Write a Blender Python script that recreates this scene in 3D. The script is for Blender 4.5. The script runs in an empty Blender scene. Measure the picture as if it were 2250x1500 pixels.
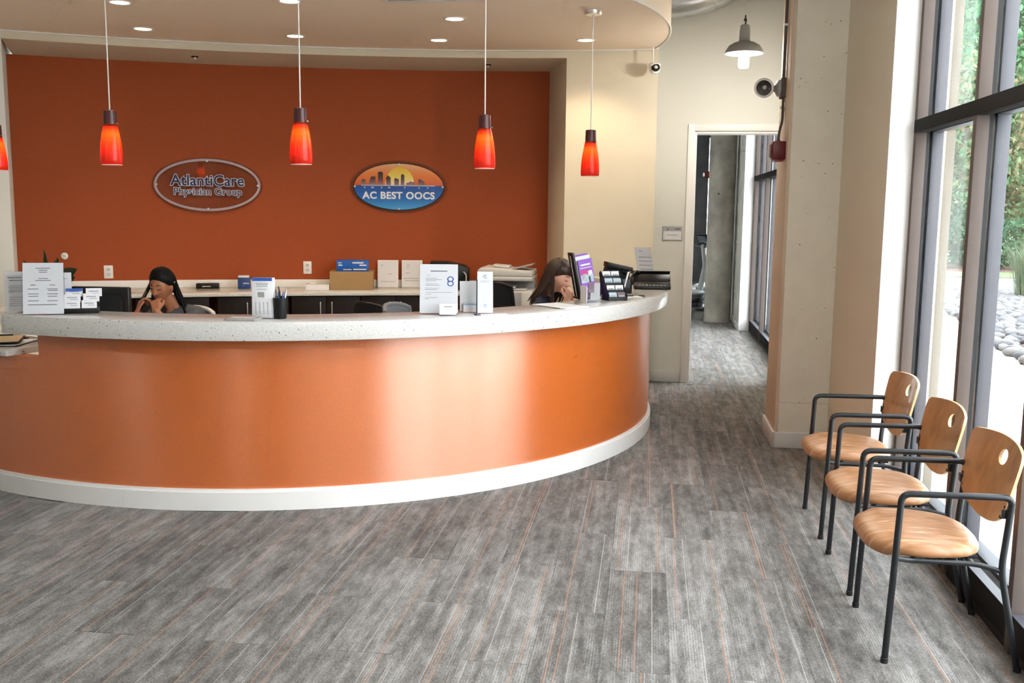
import bpy, bmesh, math, random
import numpy as np
from mathutils import Vector, Matrix, Euler, noise as mnoise

random.seed(7)
RNG = np.random.default_rng(11)
scene = bpy.context.scene
COL = scene.collection
PI = math.pi

# ------------------------------------------------------------------ camera, sky, exposure
cam_data = bpy.data.cameras.new('camera')
cam_data.sensor_fit = 'HORIZONTAL'
cam_data.sensor_width = 36.0
cam_data.lens = 2150.0 / 2250.0 * 36.0
cam_data.clip_start = 0.05
cam_data.clip_end = 400.0
camera = bpy.data.objects.new('camera', cam_data)
COL.objects.link(camera)
_R = Matrix(((0.9902073626421452, -0.028992492878098422, 0.13656066170753756),
             (0.13921825501853566, 0.13237145559139454, -0.9813745845568904),
             (0.010375762086761681, 0.9907760761652092, 0.1351114741973828)))
camera.matrix_world = Matrix.Translation((0, 0, 1.7)) @ _R.to_4x4()
scene.camera = camera

world = bpy.data.worlds.new('sky')
scene.world = world
world.use_nodes = True
_bg = world.node_tree.nodes['Background']
_bg.inputs['Color'].default_value = (0.90, 0.955, 1.0, 1)
_bg.inputs['Strength'].default_value = 5.5

scene.view_settings.view_transform = 'Standard'
scene.view_settings.look = 'None'
scene.view_settings.gamma = 1.0
scene.view_settings.use_curve_mapping = False
scene.view_settings.exposure = 1.0
scene.cycles.use_denoising = True
scene.cycles.use_adaptive_sampling = True
scene.cycles.adaptive_threshold = 0.12
scene.cycles.adaptive_min_samples = 14
scene.cycles.max_bounces = 5
scene.cycles.diffuse_bounces = 3
scene.cycles.glossy_bounces = 2
scene.cycles.transmission_bounces = 3
scene.cycles.transparent_max_bounces = 8
scene.cycles.caustics_reflective = False
scene.cycles.caustics_refractive = False
scene.cycles.sample_clamp_indirect = 6.0

LAMP_DOWN = 25.0      # watts of one ceiling downlight
LAMP_PEND = 2.9       # watts of one glass pendant
LAMP_SHOP = 145.0     # glow of one industrial pendant's globe

# ------------------------------------------------------------------ materials
MATS = {}
def nodes_of(m):
    m.use_nodes = True
    nt = m.node_tree
    return nt, nt.nodes, nt.links

def mat(name, color, rough=0.6, metal=0.0, spec=0.5, noise=0.0, nscale=30.0, bump=0.0, bscale=200.0,
        stretch=(1, 1, 1), ior=1.45, coat=0.0, coord='Object'):
    """A principled material whose tone varies with procedural noise."""
    m = bpy.data.materials.new(name)
    nt, N, L = nodes_of(m)
    b = N['Principled BSDF']
    b.inputs['Base Color'].default_value = (*color, 1)
    b.inputs['Roughness'].default_value = rough
    b.inputs['Metallic'].default_value = metal
    b.inputs['Specular IOR Level'].default_value = spec
    b.inputs['IOR'].default_value = ior
    b.inputs['Coat Weight'].default_value = coat
    tc = N.new('ShaderNodeTexCoord')
    mp = N.new('ShaderNodeMapping'); mp.inputs['Scale'].default_value = stretch
    L.new(tc.outputs[coord], mp.inputs['Vector'])
    if noise > 0:
        n = N.new('ShaderNodeTexNoise'); n.inputs['Scale'].default_value = nscale; n.inputs['Detail'].default_value = 4
        L.new(mp.outputs[0], n.inputs['Vector'])
        mix = N.new('ShaderNodeMix'); mix.data_type = 'RGBA'
        mix.inputs['A'].default_value = (*[max(0, c * (1 - noise)) for c in color], 1)
        mix.inputs['B'].default_value = (*[min(1, c * (1 + noise)) for c in color], 1)
        L.new(n.outputs['Fac'], mix.inputs['Factor'])
        L.new(mix.outputs['Result'], b.inputs['Base Color'])
    if bump > 0:
        n2 = N.new('ShaderNodeTexNoise'); n2.inputs['Scale'].default_value = bscale; n2.inputs['Detail'].default_value = 2
        L.new(mp.outputs[0], n2.inputs['Vector'])
        bp = N.new('ShaderNodeBump'); bp.inputs['Strength'].default_value = bump; bp.inputs['Distance'].default_value = 0.002
        L.new(n2.outputs['Fac'], bp.inputs['Height'])
        L.new(bp.outputs[0], b.inputs['Normal'])
    MATS[name] = m
    return m

def mat_emit(name, color, strength):
    m = bpy.data.materials.new(name)
    nt, N, L = nodes_of(m)
    b = N['Principled BSDF']
    b.inputs['Base Color'].default_value = (*color, 1)
    b.inputs['Emission Color'].default_value = (*color, 1)
    b.inputs['Emission Strength'].default_value = strength
    MATS[name] = m
    return m

def mat_glass(name, tint=(1, 1, 1), refl=1.0, rough=0.0):
    """Thin clear sheet: see-through plus a fresnel reflection."""
    m = bpy.data.materials.new(name)
    nt, N, L = nodes_of(m)
    N.remove(N['Principled BSDF'])
    out = N['Material Output']
    tr = N.new('ShaderNodeBsdfTransparent'); tr.inputs['Color'].default_value = (*tint, 1)
    gl = N.new('ShaderNodeBsdfGlossy'); gl.inputs['Roughness'].default_value = rough
    gl.inputs['Color'].default_value = (1, 1, 1, 1)
    lw = N.new('ShaderNodeLayerWeight'); lw.inputs['Blend'].default_value = 0.5
    pw = N.new('ShaderNodeMath'); pw.operation = 'POWER'; pw.inputs[1].default_value = 5.5
    mu = N.new('ShaderNodeMath'); mu.operation = 'MULTIPLY_ADD'; mu.inputs[1].default_value = 0.75 * refl; mu.inputs[2].default_value = 0.035 * refl
    mx = N.new('ShaderNodeMixShader')
    L.new(lw.outputs['Facing'], pw.inputs[0]); L.new(pw.outputs[0], mu.inputs[0]); L.new(mu.outputs[0], mx.inputs[0])
    L.new(tr.outputs[0], mx.inputs[1]); L.new(gl.outputs[0], mx.inputs[2])
    L.new(mx.outputs[0], out.inputs['Surface'])
    MATS[name] = m
    return m

def ramp(N, stops):
    r = N.new('ShaderNodeValToRGB')
    e = r.color_ramp.elements
    while len(e) < len(stops): e.new(0.5)
    for k, (p, c) in enumerate(stops):
        e[k].position = p; e[k].color = (*c, 1)
    return r

def mat_carpet():
    m = bpy.data.materials.new('carpet')
    nt, N, L = nodes_of(m)
    b = N['Principled BSDF']; b.inputs['Roughness'].default_value = 0.95; b.inputs['Specular IOR Level'].default_value = 0.15
    b.inputs['Sheen Weight'].default_value = 0.12; b.inputs['Sheen Roughness'].default_value = 0.5
    tc = N.new('ShaderNodeTexCoord'); oi = N.new('ShaderNodeObjectInfo')
    sep = N.new('ShaderNodeSeparateXYZ'); L.new(tc.outputs['Object'], sep.inputs[0])
    def M(op, a, c=None, d=None):
        n = N.new('ShaderNodeMath'); n.operation = op
        for k, v in enumerate((a, c, d)):
            if v is None: continue
            if isinstance(v, (int, float)): n.inputs[k].default_value = v
            else: L.new(v, n.inputs[k])
        return n.outputs[0]
    rnd = oi.outputs['Random']
    off = M('MULTIPLY', rnd, 173.0)
    comb = N.new('ShaderNodeCombineXYZ')
    L.new(M('ADD', M('MULTIPLY', sep.outputs['X'], 16.0), off), comb.inputs['X'])
    L.new(M('MULTIPLY', sep.outputs['Y'], 1.1), comb.inputs['Y']); L.new(off, comb.inputs['Z'])
    streak = N.new('ShaderNodeTexNoise'); streak.inputs['Scale'].default_value = 1.6; streak.inputs['Detail'].default_value = 5
    L.new(comb.outputs[0], streak.inputs['Vector'])
    comb2 = N.new('ShaderNodeCombineXYZ')
    L.new(M('ADD', M('MULTIPLY', sep.outputs['X'], 9.0), off), comb2.inputs['X'])
    L.new(M('MULTIPLY', sep.outputs['Y'], 3.2), comb2.inputs['Y']); L.new(off, comb2.inputs['Z'])
    cloud = N.new('ShaderNodeTexNoise'); cloud.inputs['Scale'].default_value = 1.8; cloud.inputs['Detail'].default_value = 10
    cloud.inputs['Roughness'].default_value = 0.78
    L.new(comb2.outputs[0], cloud.inputs['Vector'])
    fine = N.new('ShaderNodeTexNoise'); fine.inputs['Scale'].default_value = 120.0; fine.inputs['Detail'].default_value = 3; fine.inputs['Roughness'].default_value = 0.75
    L.new(tc.outputs['Object'], fine.inputs['Vector'])
    rib = M('MULTIPLY', M('SINE', M('MULTIPLY', sep.outputs['X'], 2 * PI / 0.0105)), 0.5)
    ribamp = N.new('ShaderNodeMapRange'); ribamp.inputs['From Min'].default_value = 0.44; ribamp.inputs['From Max'].default_value = 0.62
    L.new(streak.outputs['Fac'], ribamp.inputs['Value'])
    ribv = M('MULTIPLY', M('MULTIPLY', rib, ribamp.outputs[0]), 0.22)
    tone = M('ADD', M('MULTIPLY', streak.outputs['Fac'], 0.75), M('MULTIPLY_ADD', cloud.outputs['Fac'], 1.5, -0.275))
    tone = M('ADD', tone, M('MULTIPLY', M('SUBTRACT', rnd, 0.5), 0.20))
    tone = M('ADD', tone, M('MULTIPLY', M('SUBTRACT', fine.outputs['Fac'], 0.5), 1.15))
    tone = M('ADD', tone, ribv)
    r = ramp(N, [(0.30, (0.054, 0.050, 0.046)), (0.50, (0.118, 0.110, 0.102)), (0.68, (0.182, 0.172, 0.161)), (1.0, (0.33, 0.322, 0.315))])
    L.new(M('SUBTRACT', tone, 0.24), r.inputs[0])
    # thin orange and pale threads
    x1 = M('MULTIPLY', M('SUBTRACT', rnd, 0.5), 0.20)
    x2 = M('SUBTRACT', M('MULTIPLY', M('FRACT', M('MULTIPLY', rnd, 7.31)), 0.22), 0.11)
    x3 = M('SUBTRACT', M('MULTIPLY', M('FRACT', M('MULTIPLY', rnd, 13.7)), 0.22), 0.11)
    has = M('GREATER_THAN', M('FRACT', M('MULTIPLY', rnd, 3.77)), 0.55)
    l1 = M('LESS_THAN', M('ABSOLUTE', M('SUBTRACT', sep.outputs['X'], x1)), 0.0019)
    l2 = M('MULTIPLY', M('LESS_THAN', M('ABSOLUTE', M('SUBTRACT', sep.outputs['X'], x2)), 0.0017), has)
    l3 = M('LESS_THAN', M('ABSOLUTE', M('SUBTRACT', sep.outputs['X'], x3)), 0.0018)
    lm = M('MULTIPLY', M('MAXIMUM', l1, l2), 0.58)
    mx0 = N.new('ShaderNodeMix'); mx0.data_type = 'RGBA'
    L.new(M('MULTIPLY', l3, 0.5), mx0.inputs['Factor']); L.new(r.outputs[0], mx0.inputs['A'])
    mx0.inputs['B'].default_value = (0.50, 0.48, 0.45, 1)
    mx = N.new('ShaderNodeMix'); mx.data_type = 'RGBA'
    L.new(lm, mx.inputs['Factor']); L.new(mx0.outputs['Result'], mx.inputs['A'])
    mx.inputs['B'].default_value = (0.50, 0.20, 0.085, 1)
    L.new(mx.outputs['Result'], b.inputs['Base Color'])
    bp = N.new('ShaderNodeBump'); bp.inputs['Strength'].default_value = 0.35; bp.inputs['Distance'].default_value = 0.003
    L.new(fine.outputs['Fac'], bp.inputs['Height']); L.new(bp.outputs[0], b.inputs['Normal'])
    MATS['carpet'] = m

def mat_quartz():
    m = bpy.data.materials.new('quartz')
    nt, N, L = nodes_of(m)
    b = N['Principled BSDF']; b.inputs['Roughness'].default_value = 0.16; b.inputs['Specular IOR Level'].default_value = 0.5
    tc = N.new('ShaderNodeTexCoord')
    v = N.new('ShaderNodeTexVoronoi'); v.inputs['Scale'].default_value = 42.0
    L.new(tc.outputs['Object'], v.inputs['Vector'])
    lt = N.new('ShaderNodeMath'); lt.operation = 'LESS_THAN'; lt.inputs[1].default_value = 0.16
    L.new(v.outputs['Distance'], lt.inputs[0])
    sp = N.new('ShaderNodeSeparateColor'); L.new(v.outputs['Color'], sp.inputs[0])
    gt = N.new('ShaderNodeMath'); gt.operation = 'GREATER_THAN'; gt.inputs[1].default_value = 0.55
    L.new(sp.outputs[0], gt.inputs[0])
    mu = N.new('ShaderNodeMath'); mu.operation = 'MULTIPLY'; L.new(lt.outputs[0], mu.inputs[0]); L.new(gt.outputs[0], mu.inputs[1])
    n = N.new('ShaderNodeTexNoise'); n.inputs['Scale'].default_value = 160; L.new(tc.outputs['Object'], n.inputs['Vector'])
    r = ramp(N, [(0.35, (0.57, 0.56, 0.535)), (0.65, (0.71, 0.70, 0.675))]); L.new(n.outputs['Fac'], r.inputs[0])
    r2 = ramp(N, [(0.0, (0.12, 0.115, 0.11)), (1.0, (0.42, 0.40, 0.37))]); L.new(sp.outputs[1], r2.inputs[0])
    mx = N.new('ShaderNodeMix'); mx.data_type = 'RGBA'
    L.new(mu.outputs[0], mx.inputs['Factor']); L.new(r.outputs[0], mx.inputs['A']); L.new(r2.outputs[0], mx.inputs['B'])
    L.new(mx.outputs['Result'], b.inputs['Base Color'])
    MATS['quartz'] = m

def mat_pitted(name, color, dark, pit_scale=9.0, cloud=0.12):
    """Painted or raw concrete with small pits and clouding."""
    m = bpy.data.materials.new(name)
    nt, N, L = nodes_of(m)
    b = N['Principled BSDF']; b.inputs['Roughness'].default_value = 0.8; b.inputs['Specular IOR Level'].default_value = 0.25
    tc = N.new('ShaderNodeTexCoord')
    v = N.new('ShaderNodeTexVoronoi'); v.inputs['Scale'].default_value = pit_scale; L.new(tc.outputs['Object'], v.inputs['Vector'])
    sp = N.new('ShaderNodeSeparateColor'); L.new(v.outputs['Color'], sp.inputs[0])
    ms = N.new('ShaderNodeMath'); ms.operation = 'MULTIPLY'; ms.inputs[1].default_value = 0.10; L.new(sp.outputs[0], ms.inputs[0])
    lt = N.new('ShaderNodeMath'); lt.operation = 'LESS_THAN'; L.new(v.outputs['Distance'], lt.inputs[0]); L.new(ms.outputs[0], lt.inputs[1])
    n = N.new('ShaderNodeTexNoise'); n.inputs['Scale'].default_value = 3.0; n.inputs['Detail'].default_value = 9; n.inputs['Roughness'].default_value = 0.65
    L.new(tc.outputs['Object'], n.inputs['Vector'])
    r = ramp(N, [(0.3, tuple(c * (1 - cloud) for c in color)), (0.7, tuple(min(1, c * (1 + cloud)) for c in color))]); L.new(n.outputs['Fac'], r.inputs[0])
    mx = N.new('ShaderNodeMix'); mx.data_type = 'RGBA'
    L.new(lt.outputs[0], mx.inputs['Factor']); L.new(r.outputs[0], mx.inputs['A']); mx.inputs['B'].default_value = (*dark, 1)
    L.new(mx.outputs['Result'], b.inputs['Base Color'])
    bp = N.new('ShaderNodeBump'); bp.inputs['Strength'].default_value = 0.25; bp.inputs['Distance'].default_value = 0.004
    L.new(n.outputs['Fac'], bp.inputs['Height']); L.new(bp.outputs[0], b.inputs['Normal'])
    MATS[name] = m

def mat_wood(name, stops, scale=(1, 1, 1), nscale=6.0, rough=0.35, distort=1.0, coat=0.0):
    m = bpy.data.materials.new(name)
    nt, N, L = nodes_of(m)
    b = N['Principled BSDF']; b.inputs['Roughness'].default_value = rough
    b.inputs['Coat Weight'].default_value = coat
    tc = N.new('ShaderNodeTexCoord'); mp = N.new('ShaderNodeMapping'); mp.inputs['Scale'].default_value = scale
    L.new(tc.outputs['Object'], mp.inputs['Vector'])
    n = N.new('ShaderNodeTexNoise'); n.inputs['Scale'].default_value = nscale; n.inputs['Detail'].default_value = 6
    n.inputs['Distortion'].default_value = distort; L.new(mp.outputs[0], n.inputs['Vector'])
    r = ramp(N, stops); L.new(n.outputs['Fac'], r.inputs[0]); L.new(r.outputs[0], b.inputs['Base Color'])
    MATS[name] = m

def mat_grad(name, axis, stops, lo, hi, rough=0.35):
    """Printed colour fade along one object axis."""
    m = bpy.data.materials.new(name)
    nt, N, L = nodes_of(m)
    b = N['Principled BSDF']; b.inputs['Roughness'].default_value = rough
    tc = N.new('ShaderNodeTexCoord'); sep = N.new('ShaderNodeSeparateXYZ'); L.new(tc.outputs['Object'], sep.inputs[0])
    mr = N.new('ShaderNodeMapRange'); mr.inputs['From Min'].default_value = lo; mr.inputs['From Max'].default_value = hi
    L.new(sep.outputs[axis], mr.inputs['Value'])
    r = ramp(N, stops); L.new(mr.outputs[0], r.inputs[0]); L.new(r.outputs[0], b.inputs['Base Color'])
    MATS[name] = m

def mat_leaf(name, stops, trans=0.25):
    m = bpy.data.materials.new(name)
    nt, N, L = nodes_of(m)
    b = N['Principled BSDF']; b.inputs['Roughness'].default_value = 0.6; b.inputs['Specular IOR Level'].default_value = 0.2
    g = N.new('ShaderNodeNewGeometry')
    r = ramp(N, stops); L.new(g.outputs['Random Per Island'], r.inputs[0]); L.new(r.outputs[0], b.inputs['Base Color'])
    t = N.new('ShaderNodeBsdfTranslucent'); L.new(r.outputs[0], t.inputs['Color'])
    mx = N.new('ShaderNodeMixShader'); mx.inputs[0].default_value = trans
    L.new(b.outputs[0], mx.inputs[1]); L.new(t.outputs[0], mx.inputs[2]); L.new(mx.outputs[0], N['Material Output'].inputs['Surface'])
    MATS[name] = m

def mat_vinyl(name, color, rough, spec_ior, noise=0.12, bump=0.3, aniso=0.0, tint=(1, 1, 1)):
    """Woven-look orange wall vinyl with a pearly surface."""
    m = bpy.data.materials.new(name)
    nt, N, L = nodes_of(m)
    b = N['Principled BSDF']; b.inputs['Roughness'].default_value = rough; b.inputs['IOR'].default_value = spec_ior
    b.inputs['Specular Tint'].default_value = (*tint, 1)
    if aniso > 0:                       # horizontal weave smears highlights up and down
        b.inputs['Anisotropic'].default_value = aniso
        tv = N.new('ShaderNodeCombineXYZ'); tv.inputs['Z'].default_value = 1.0
        L.new(tv.outputs[0], b.inputs['Tangent'])
    tc = N.new('ShaderNodeTexCoord'); mp = N.new('ShaderNodeMapping'); mp.inputs['Scale'].default_value = (1, 1, 0.35)
    L.new(tc.outputs['Object'], mp.inputs['Vector'])
    n = N.new('ShaderNodeTexNoise'); n.inputs['Scale'].default_value = 210; n.inputs['Detail'].default_value = 3; L.new(mp.outputs[0], n.inputs['Vector'])
    mp2 = N.new('ShaderNodeMapping'); mp2.inputs['Scale'].default_value = (0.4, 0.4, 1.2); L.new(tc.outputs['Object'], mp2.inputs['Vector'])
    n2 = N.new('ShaderNodeTexNoise'); n2.inputs['Scale'].default_value = 190; n2.inputs['Detail'].default_value = 2; L.new(mp2.outputs[0], n2.inputs['Vector'])
    ad = N.new('ShaderNodeMath'); ad.operation = 'ADD'; L.new(n.outputs['Fac'], ad.inputs[0]); L.new(n2.outputs['Fac'], ad.inputs[1])
    hf = N.new('ShaderNodeMath'); hf.operation = 'MULTIPLY'; hf.inputs[1].default_value = 0.5; L.new(ad.outputs[0], hf.inputs[0])
    r = ramp(N, [(0.35, tuple(c * (1 - noise * 1.5) for c in color)), (0.65, tuple(min(1, c * (1 + noise * 1.5)) for c in color))])
    L.new(hf.outputs[0], r.inputs[0]); L.new(r.outputs[0], b.inputs['Base Color'])
    bp = N.new('ShaderNodeBump'); bp.inputs['Strength'].default_value = bump; bp.inputs['Distance'].default_value = 0.0012
    L.new(hf.outputs[0], bp.inputs['Height']); L.new(bp.outputs[0], b.inputs['Normal'])
    MATS[name] = m

def mat_shade(name):
    """Red-orange pendant glass, lit from within by its own bulb."""
    m = bpy.data.materials.new(name)
    nt, N, L = nodes_of(m)
    b = N['Principled BSDF']; b.inputs['Roughness'].default_value = 0.25
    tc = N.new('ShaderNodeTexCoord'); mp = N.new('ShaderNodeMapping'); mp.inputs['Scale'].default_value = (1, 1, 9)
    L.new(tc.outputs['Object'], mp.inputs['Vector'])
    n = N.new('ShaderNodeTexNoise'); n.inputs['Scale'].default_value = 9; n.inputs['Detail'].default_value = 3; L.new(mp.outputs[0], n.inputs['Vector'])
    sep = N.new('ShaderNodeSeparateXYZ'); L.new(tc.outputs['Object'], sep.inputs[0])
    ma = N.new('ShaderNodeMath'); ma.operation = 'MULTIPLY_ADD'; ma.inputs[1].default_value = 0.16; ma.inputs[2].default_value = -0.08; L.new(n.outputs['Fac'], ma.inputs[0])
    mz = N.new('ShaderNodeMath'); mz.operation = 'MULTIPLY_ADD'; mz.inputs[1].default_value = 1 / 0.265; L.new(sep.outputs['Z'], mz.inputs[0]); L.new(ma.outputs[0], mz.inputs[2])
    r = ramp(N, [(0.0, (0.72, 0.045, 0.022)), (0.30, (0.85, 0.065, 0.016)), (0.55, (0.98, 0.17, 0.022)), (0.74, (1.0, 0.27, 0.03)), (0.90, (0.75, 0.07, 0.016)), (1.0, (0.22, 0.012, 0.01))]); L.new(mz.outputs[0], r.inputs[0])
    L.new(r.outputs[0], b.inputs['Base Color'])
    t = N.new('ShaderNodeBsdfTranslucent'); L.new(r.outputs[0], t.inputs['Color'])
    mx = N.new('ShaderNodeMixShader'); mx.inputs[0].default_value = 0.55
    L.new(b.outputs[0], mx.inputs[1]); L.new(t.outputs[0], mx.inputs[2]); L.new(mx.outputs[0], N['Material Output'].inputs['Surface'])
    MATS[name] = m

mat_carpet(); mat_quartz()
mat_pitted('column_paint', (0.83, 0.79, 0.68), (0.22, 0.18, 0.14), 20.0, 0.06)
mat_pitted('raw_concrete', (0.46, 0.44, 0.39), (0.10, 0.095, 0.085), 6.0, 0.35)
mat_pitted('dark_concrete', (0.13, 0.135, 0.14), (0.05, 0.05, 0.05), 6.0, 0.3)
mat_pitted('paving', (0.46, 0.455, 0.44), (0.36, 0.36, 0.35), 14.0, 0.06)
mat('subfloor', (0.23, 0.22, 0.21), 0.95, noise=0.25, nscale=40)
mat('cream_paint', (0.70, 0.635, 0.505), 0.75, spec=0.25, noise=0.02, nscale=3, bump=0.06, bscale=350)
mat('pale_paint', (0.72, 0.715, 0.665), 0.75, spec=0.25, noise=0.02, nscale=3, bump=0.06, bscale=350)
mat('white_paint', (0.82, 0.815, 0.80), 0.6, spec=0.3, noise=0.015, nscale=4)
mat('formed_edge', (0.66, 0.53, 0.40), 0.7, noise=0.1, nscale=12, stretch=(1, 1, 0.15))
mat('soffit_paint_bounce', (0.93, 0.79, 0.64), 0.8, spec=0.2, noise=0.02, nscale=3)  # peach tint puts warm light bounced off the orange into the paint
mat('ceiling_grey', (0.55, 0.55, 0.53), 0.9, noise=0.1, nscale=2)
mat('trim_white', (0.84, 0.83, 0.81), 0.4, noise=0.02, nscale=8)
mat('base_grey', (0.66, 0.66, 0.65), 0.45, noise=0.03, nscale=10)
mat_vinyl('wall_orange', (0.36, 0.066, 0.012), 0.62, 1.4, 0.10, 0.2)
mat_vinyl('desk_orange', (0.62, 0.132, 0.014), 0.38, 2.9, 0.07, 0.16, 0.92, (1.0, 0.86, 0.76))
mat('bronze_frame', (0.125, 0.10, 0.09), 0.65, spec=0.12, noise=0.05, nscale=20)
mat('gasket_black', (0.012, 0.012, 0.013), 0.6, noise=0.1)
mat('alu_cap', (0.085, 0.088, 0.105), 0.45, metal=0.1, noise=0.05, nscale=20)
mat('sill_dark', (0.020, 0.018, 0.017), 0.8, spec=0.08, noise=0.1, nscale=15)
mat_glass('window_glass', (0.975, 0.98, 0.975), 0.9)
mat_glass('acrylic', (0.97, 0.975, 0.98), 0.45, 0.04)
mat_glass('sign_acrylic', (0.93, 0.92, 0.92), 1.3, 0.02)
mat('black_steel', (0.018, 0.020, 0.023), 0.32, metal=0.3, spec=0.6, noise=0.1, nscale=30)
mat_wood('plywood', [(0.25, (0.30, 0.14, 0.052)), (0.5, (0.42, 0.21, 0.085)), (0.75, (0.50, 0.27, 0.12))], (6, 3.0, 0.8), 4.0, 0.3, 0.8, 0.3)
mat('ply_edge', (0.72, 0.49, 0.25), 0.5, noise=0.2, nscale=60, stretch=(4, 0.5, 0.5))
mat_wood('seat_vinyl', [(0.25, (0.25, 0.105, 0.038)), (0.48, (0.37, 0.175, 0.075)), (0.60, (0.42, 0.22, 0.11)), (0.72, (0.60, 0.40, 0.25))], (1.0, 7, 1), 7.0, 0.38, 0.6)
mat('espresso', (0.010, 0.0055, 0.004), 0.5, spec=0.2, noise=0.25, nscale=12, stretch=(1, 1, 0.1))
mat('lamp_mirror', (0.16, 0.145, 0.13), 0.25, metal=0.2, noise=0.03)
mat('steel', (0.72, 0.70, 0.67), 0.35, metal=0.8, noise=0.05)
mat('galvanised', (0.55, 0.57, 0.59), 0.33, metal=0.9, noise=0.12, nscale=9)
mat('black_plastic', (0.008, 0.008, 0.009), 0.35, spec=0.35, noise=0.15, nscale=40)
mat('soft_black', (0.012, 0.012, 0.013), 0.8, spec=0.2, noise=0.2, nscale=60)
mat('grey_fabric', (0.16, 0.165, 0.18), 0.85, noise=0.15, nscale=150, bump=0.3, bscale=400)
mat('grey_plastic', (0.34, 0.34, 0.36), 0.45, noise=0.05)
mat('light_grey', (0.56, 0.555, 0.545), 0.5, noise=0.04)
mat('mid_grey', (0.33, 0.33, 0.335), 0.5, noise=0.05)
mat('paper', (0.72, 0.72, 0.745), 0.7, noise=0.015, nscale=6)
mat('ink', (0.11, 0.11, 0.13), 0.7, noise=0.1)
mat('ink_grey', (0.36, 0.36, 0.39), 0.7, noise=0.1)
mat('ink_blue', (0.035, 0.10, 0.38), 0.6, noise=0.05)
mat('sky_blue_print', (0.30, 0.48, 0.72), 0.6, noise=0.05)
mat('box_blue', (0.012, 0.11, 0.45), 0.45, noise=0.06)
mat('deep_blue', (0.02, 0.055, 0.20), 0.45, noise=0.08)
mat('cardboard', (0.36, 0.225, 0.105), 0.85, noise=0.06, nscale=25)
mat('purple_print', (0.26, 0.10, 0.52), 0.5, noise=0.06)
mat('magenta_print', (0.45, 0.04, 0.25), 0.5, noise=0.06)
mat('card_blue', (0.42, 0.52, 0.60), 0.55, noise=0.12, nscale=60)
mat('card_dark', (0.16, 0.10, 0.12), 0.55, noise=0.12, nscale=60)
mat('manila', (0.62, 0.48, 0.30), 0.7, noise=0.04)
mat('tablet_grey', (0.33, 0.32, 0.30), 0.45, noise=0.06)
mat('alarm_red', (0.12, 0.006, 0.010), 0.4, noise=0.05)
mat('alarm_lens', (0.30, 0.03, 0.02), 0.25, noise=0.05)
mat('shade_cap', (0.065, 0.010, 0.012), 0.35, noise=0.1)
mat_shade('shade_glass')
mat('lamp_grey', (0.36, 0.36, 0.36), 0.4, metal=0.2, noise=0.05)
mat('lamp_inside', (0.85, 0.85, 0.83), 0.5, noise=0.02)
mat_emit('bulb_warm', (1.0, 0.72, 0.42), 14.0)
mat_emit('bulb_down', (1.0, 0.80, 0.52), 7.0)
mat_emit('bulb_white', (1.0, 0.95, 0.87), LAMP_SHOP)
mat('cord_white', (0.75, 0.72, 0.66), 0.5, noise=0.03)
mat('skin_deep', (0.31, 0.118, 0.056), 0.5, noise=0.08, nscale=40)
mat('skin_light', (0.78, 0.44, 0.32), 0.5, noise=0.05, nscale=40)
mat('lip_deep', (0.25, 0.06, 0.045), 0.4, noise=0.05)
mat('lip_light', (0.50, 0.16, 0.13), 0.45, noise=0.05)
mat('hair_black', (0.003, 0.0027, 0.0027), 0.5, spec=0.12, noise=0.3, nscale=60)
mat('hair_brown', (0.040, 0.021, 0.013), 0.42, spec=0.35, noise=0.45, nscale=90, stretch=(1, 1, 0.1))
mat('shirt_grey', (0.052, 0.054, 0.062), 0.85, noise=0.15, nscale=80)
mat('shirt_navy', (0.012, 0.020, 0.048), 0.85, noise=0.15, nscale=80)
mat('trousers', (0.02, 0.02, 0.024), 0.85, noise=0.15, nscale=80)
mat('pearl', (0.85, 0.83, 0.80), 0.2, noise=0.02)
mat_leaf('leaf_green', [(0.0, (0.03, 0.13, 0.065)), (0.5, (0.075, 0.24, 0.11)), (1.0, (0.15, 0.34, 0.16))], 0.35)
mat_leaf('leaf_rust', [(0.0, (0.05, 0.15, 0.07)), (0.6, (0.12, 0.22, 0.10)), (1.0, (0.27, 0.19, 0.12))], 0.35)
mat_leaf('leaf_dark', [(0.0, (0.02, 0.09, 0.055)), (1.0, (0.08, 0.19, 0.10))], 0.3)
mat_leaf('grass_blade', [(0.0, (0.05, 0.11, 0.06)), (0.6, (0.10, 0.17, 0.10)), (1.0, (0.20, 0.21, 0.15))], 0.3)
mat('house_leaf', (0.012, 0.030, 0.010), 0.35, noise=0.3, nscale=20)
mat('bark', (0.10, 0.075, 0.055), 0.9, noise=0.3, nscale=14)
mat('lawn', (0.09, 0.13, 0.06), 0.95, noise=0.25, nscale=8)
mat('mulch', (0.09, 0.045, 0.035), 0.95, noise=0.35, nscale=12)
mat('road', (0.17, 0.17, 0.175), 0.9, noise=0.06, nscale=4)
mat('field', (0.15, 0.165, 0.12), 0.95, noise=0.1, nscale=1)
mat('stone_a', (0.12, 0.12, 0.128), 0.8, noise=0.2, nscale=10)
mat('stone_b', (0.075, 0.08, 0.092), 0.8, noise=0.25, nscale=10)
mat('stone_c', (0.165, 0.162, 0.16), 0.8, noise=0.15, nscale=10)
mat('gravel_bed', (0.035, 0.035, 0.04), 0.95, noise=0.4, nscale=18)
mat('gym_blue', (0.16, 0.20, 0.26), 0.4, noise=0.1)
mat('gym_white', (0.62, 0.64, 0.67), 0.4, noise=0.05)
mat('limestone', (0.17, 0.145, 0.11), 0.85, noise=0.06, nscale=6)

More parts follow.
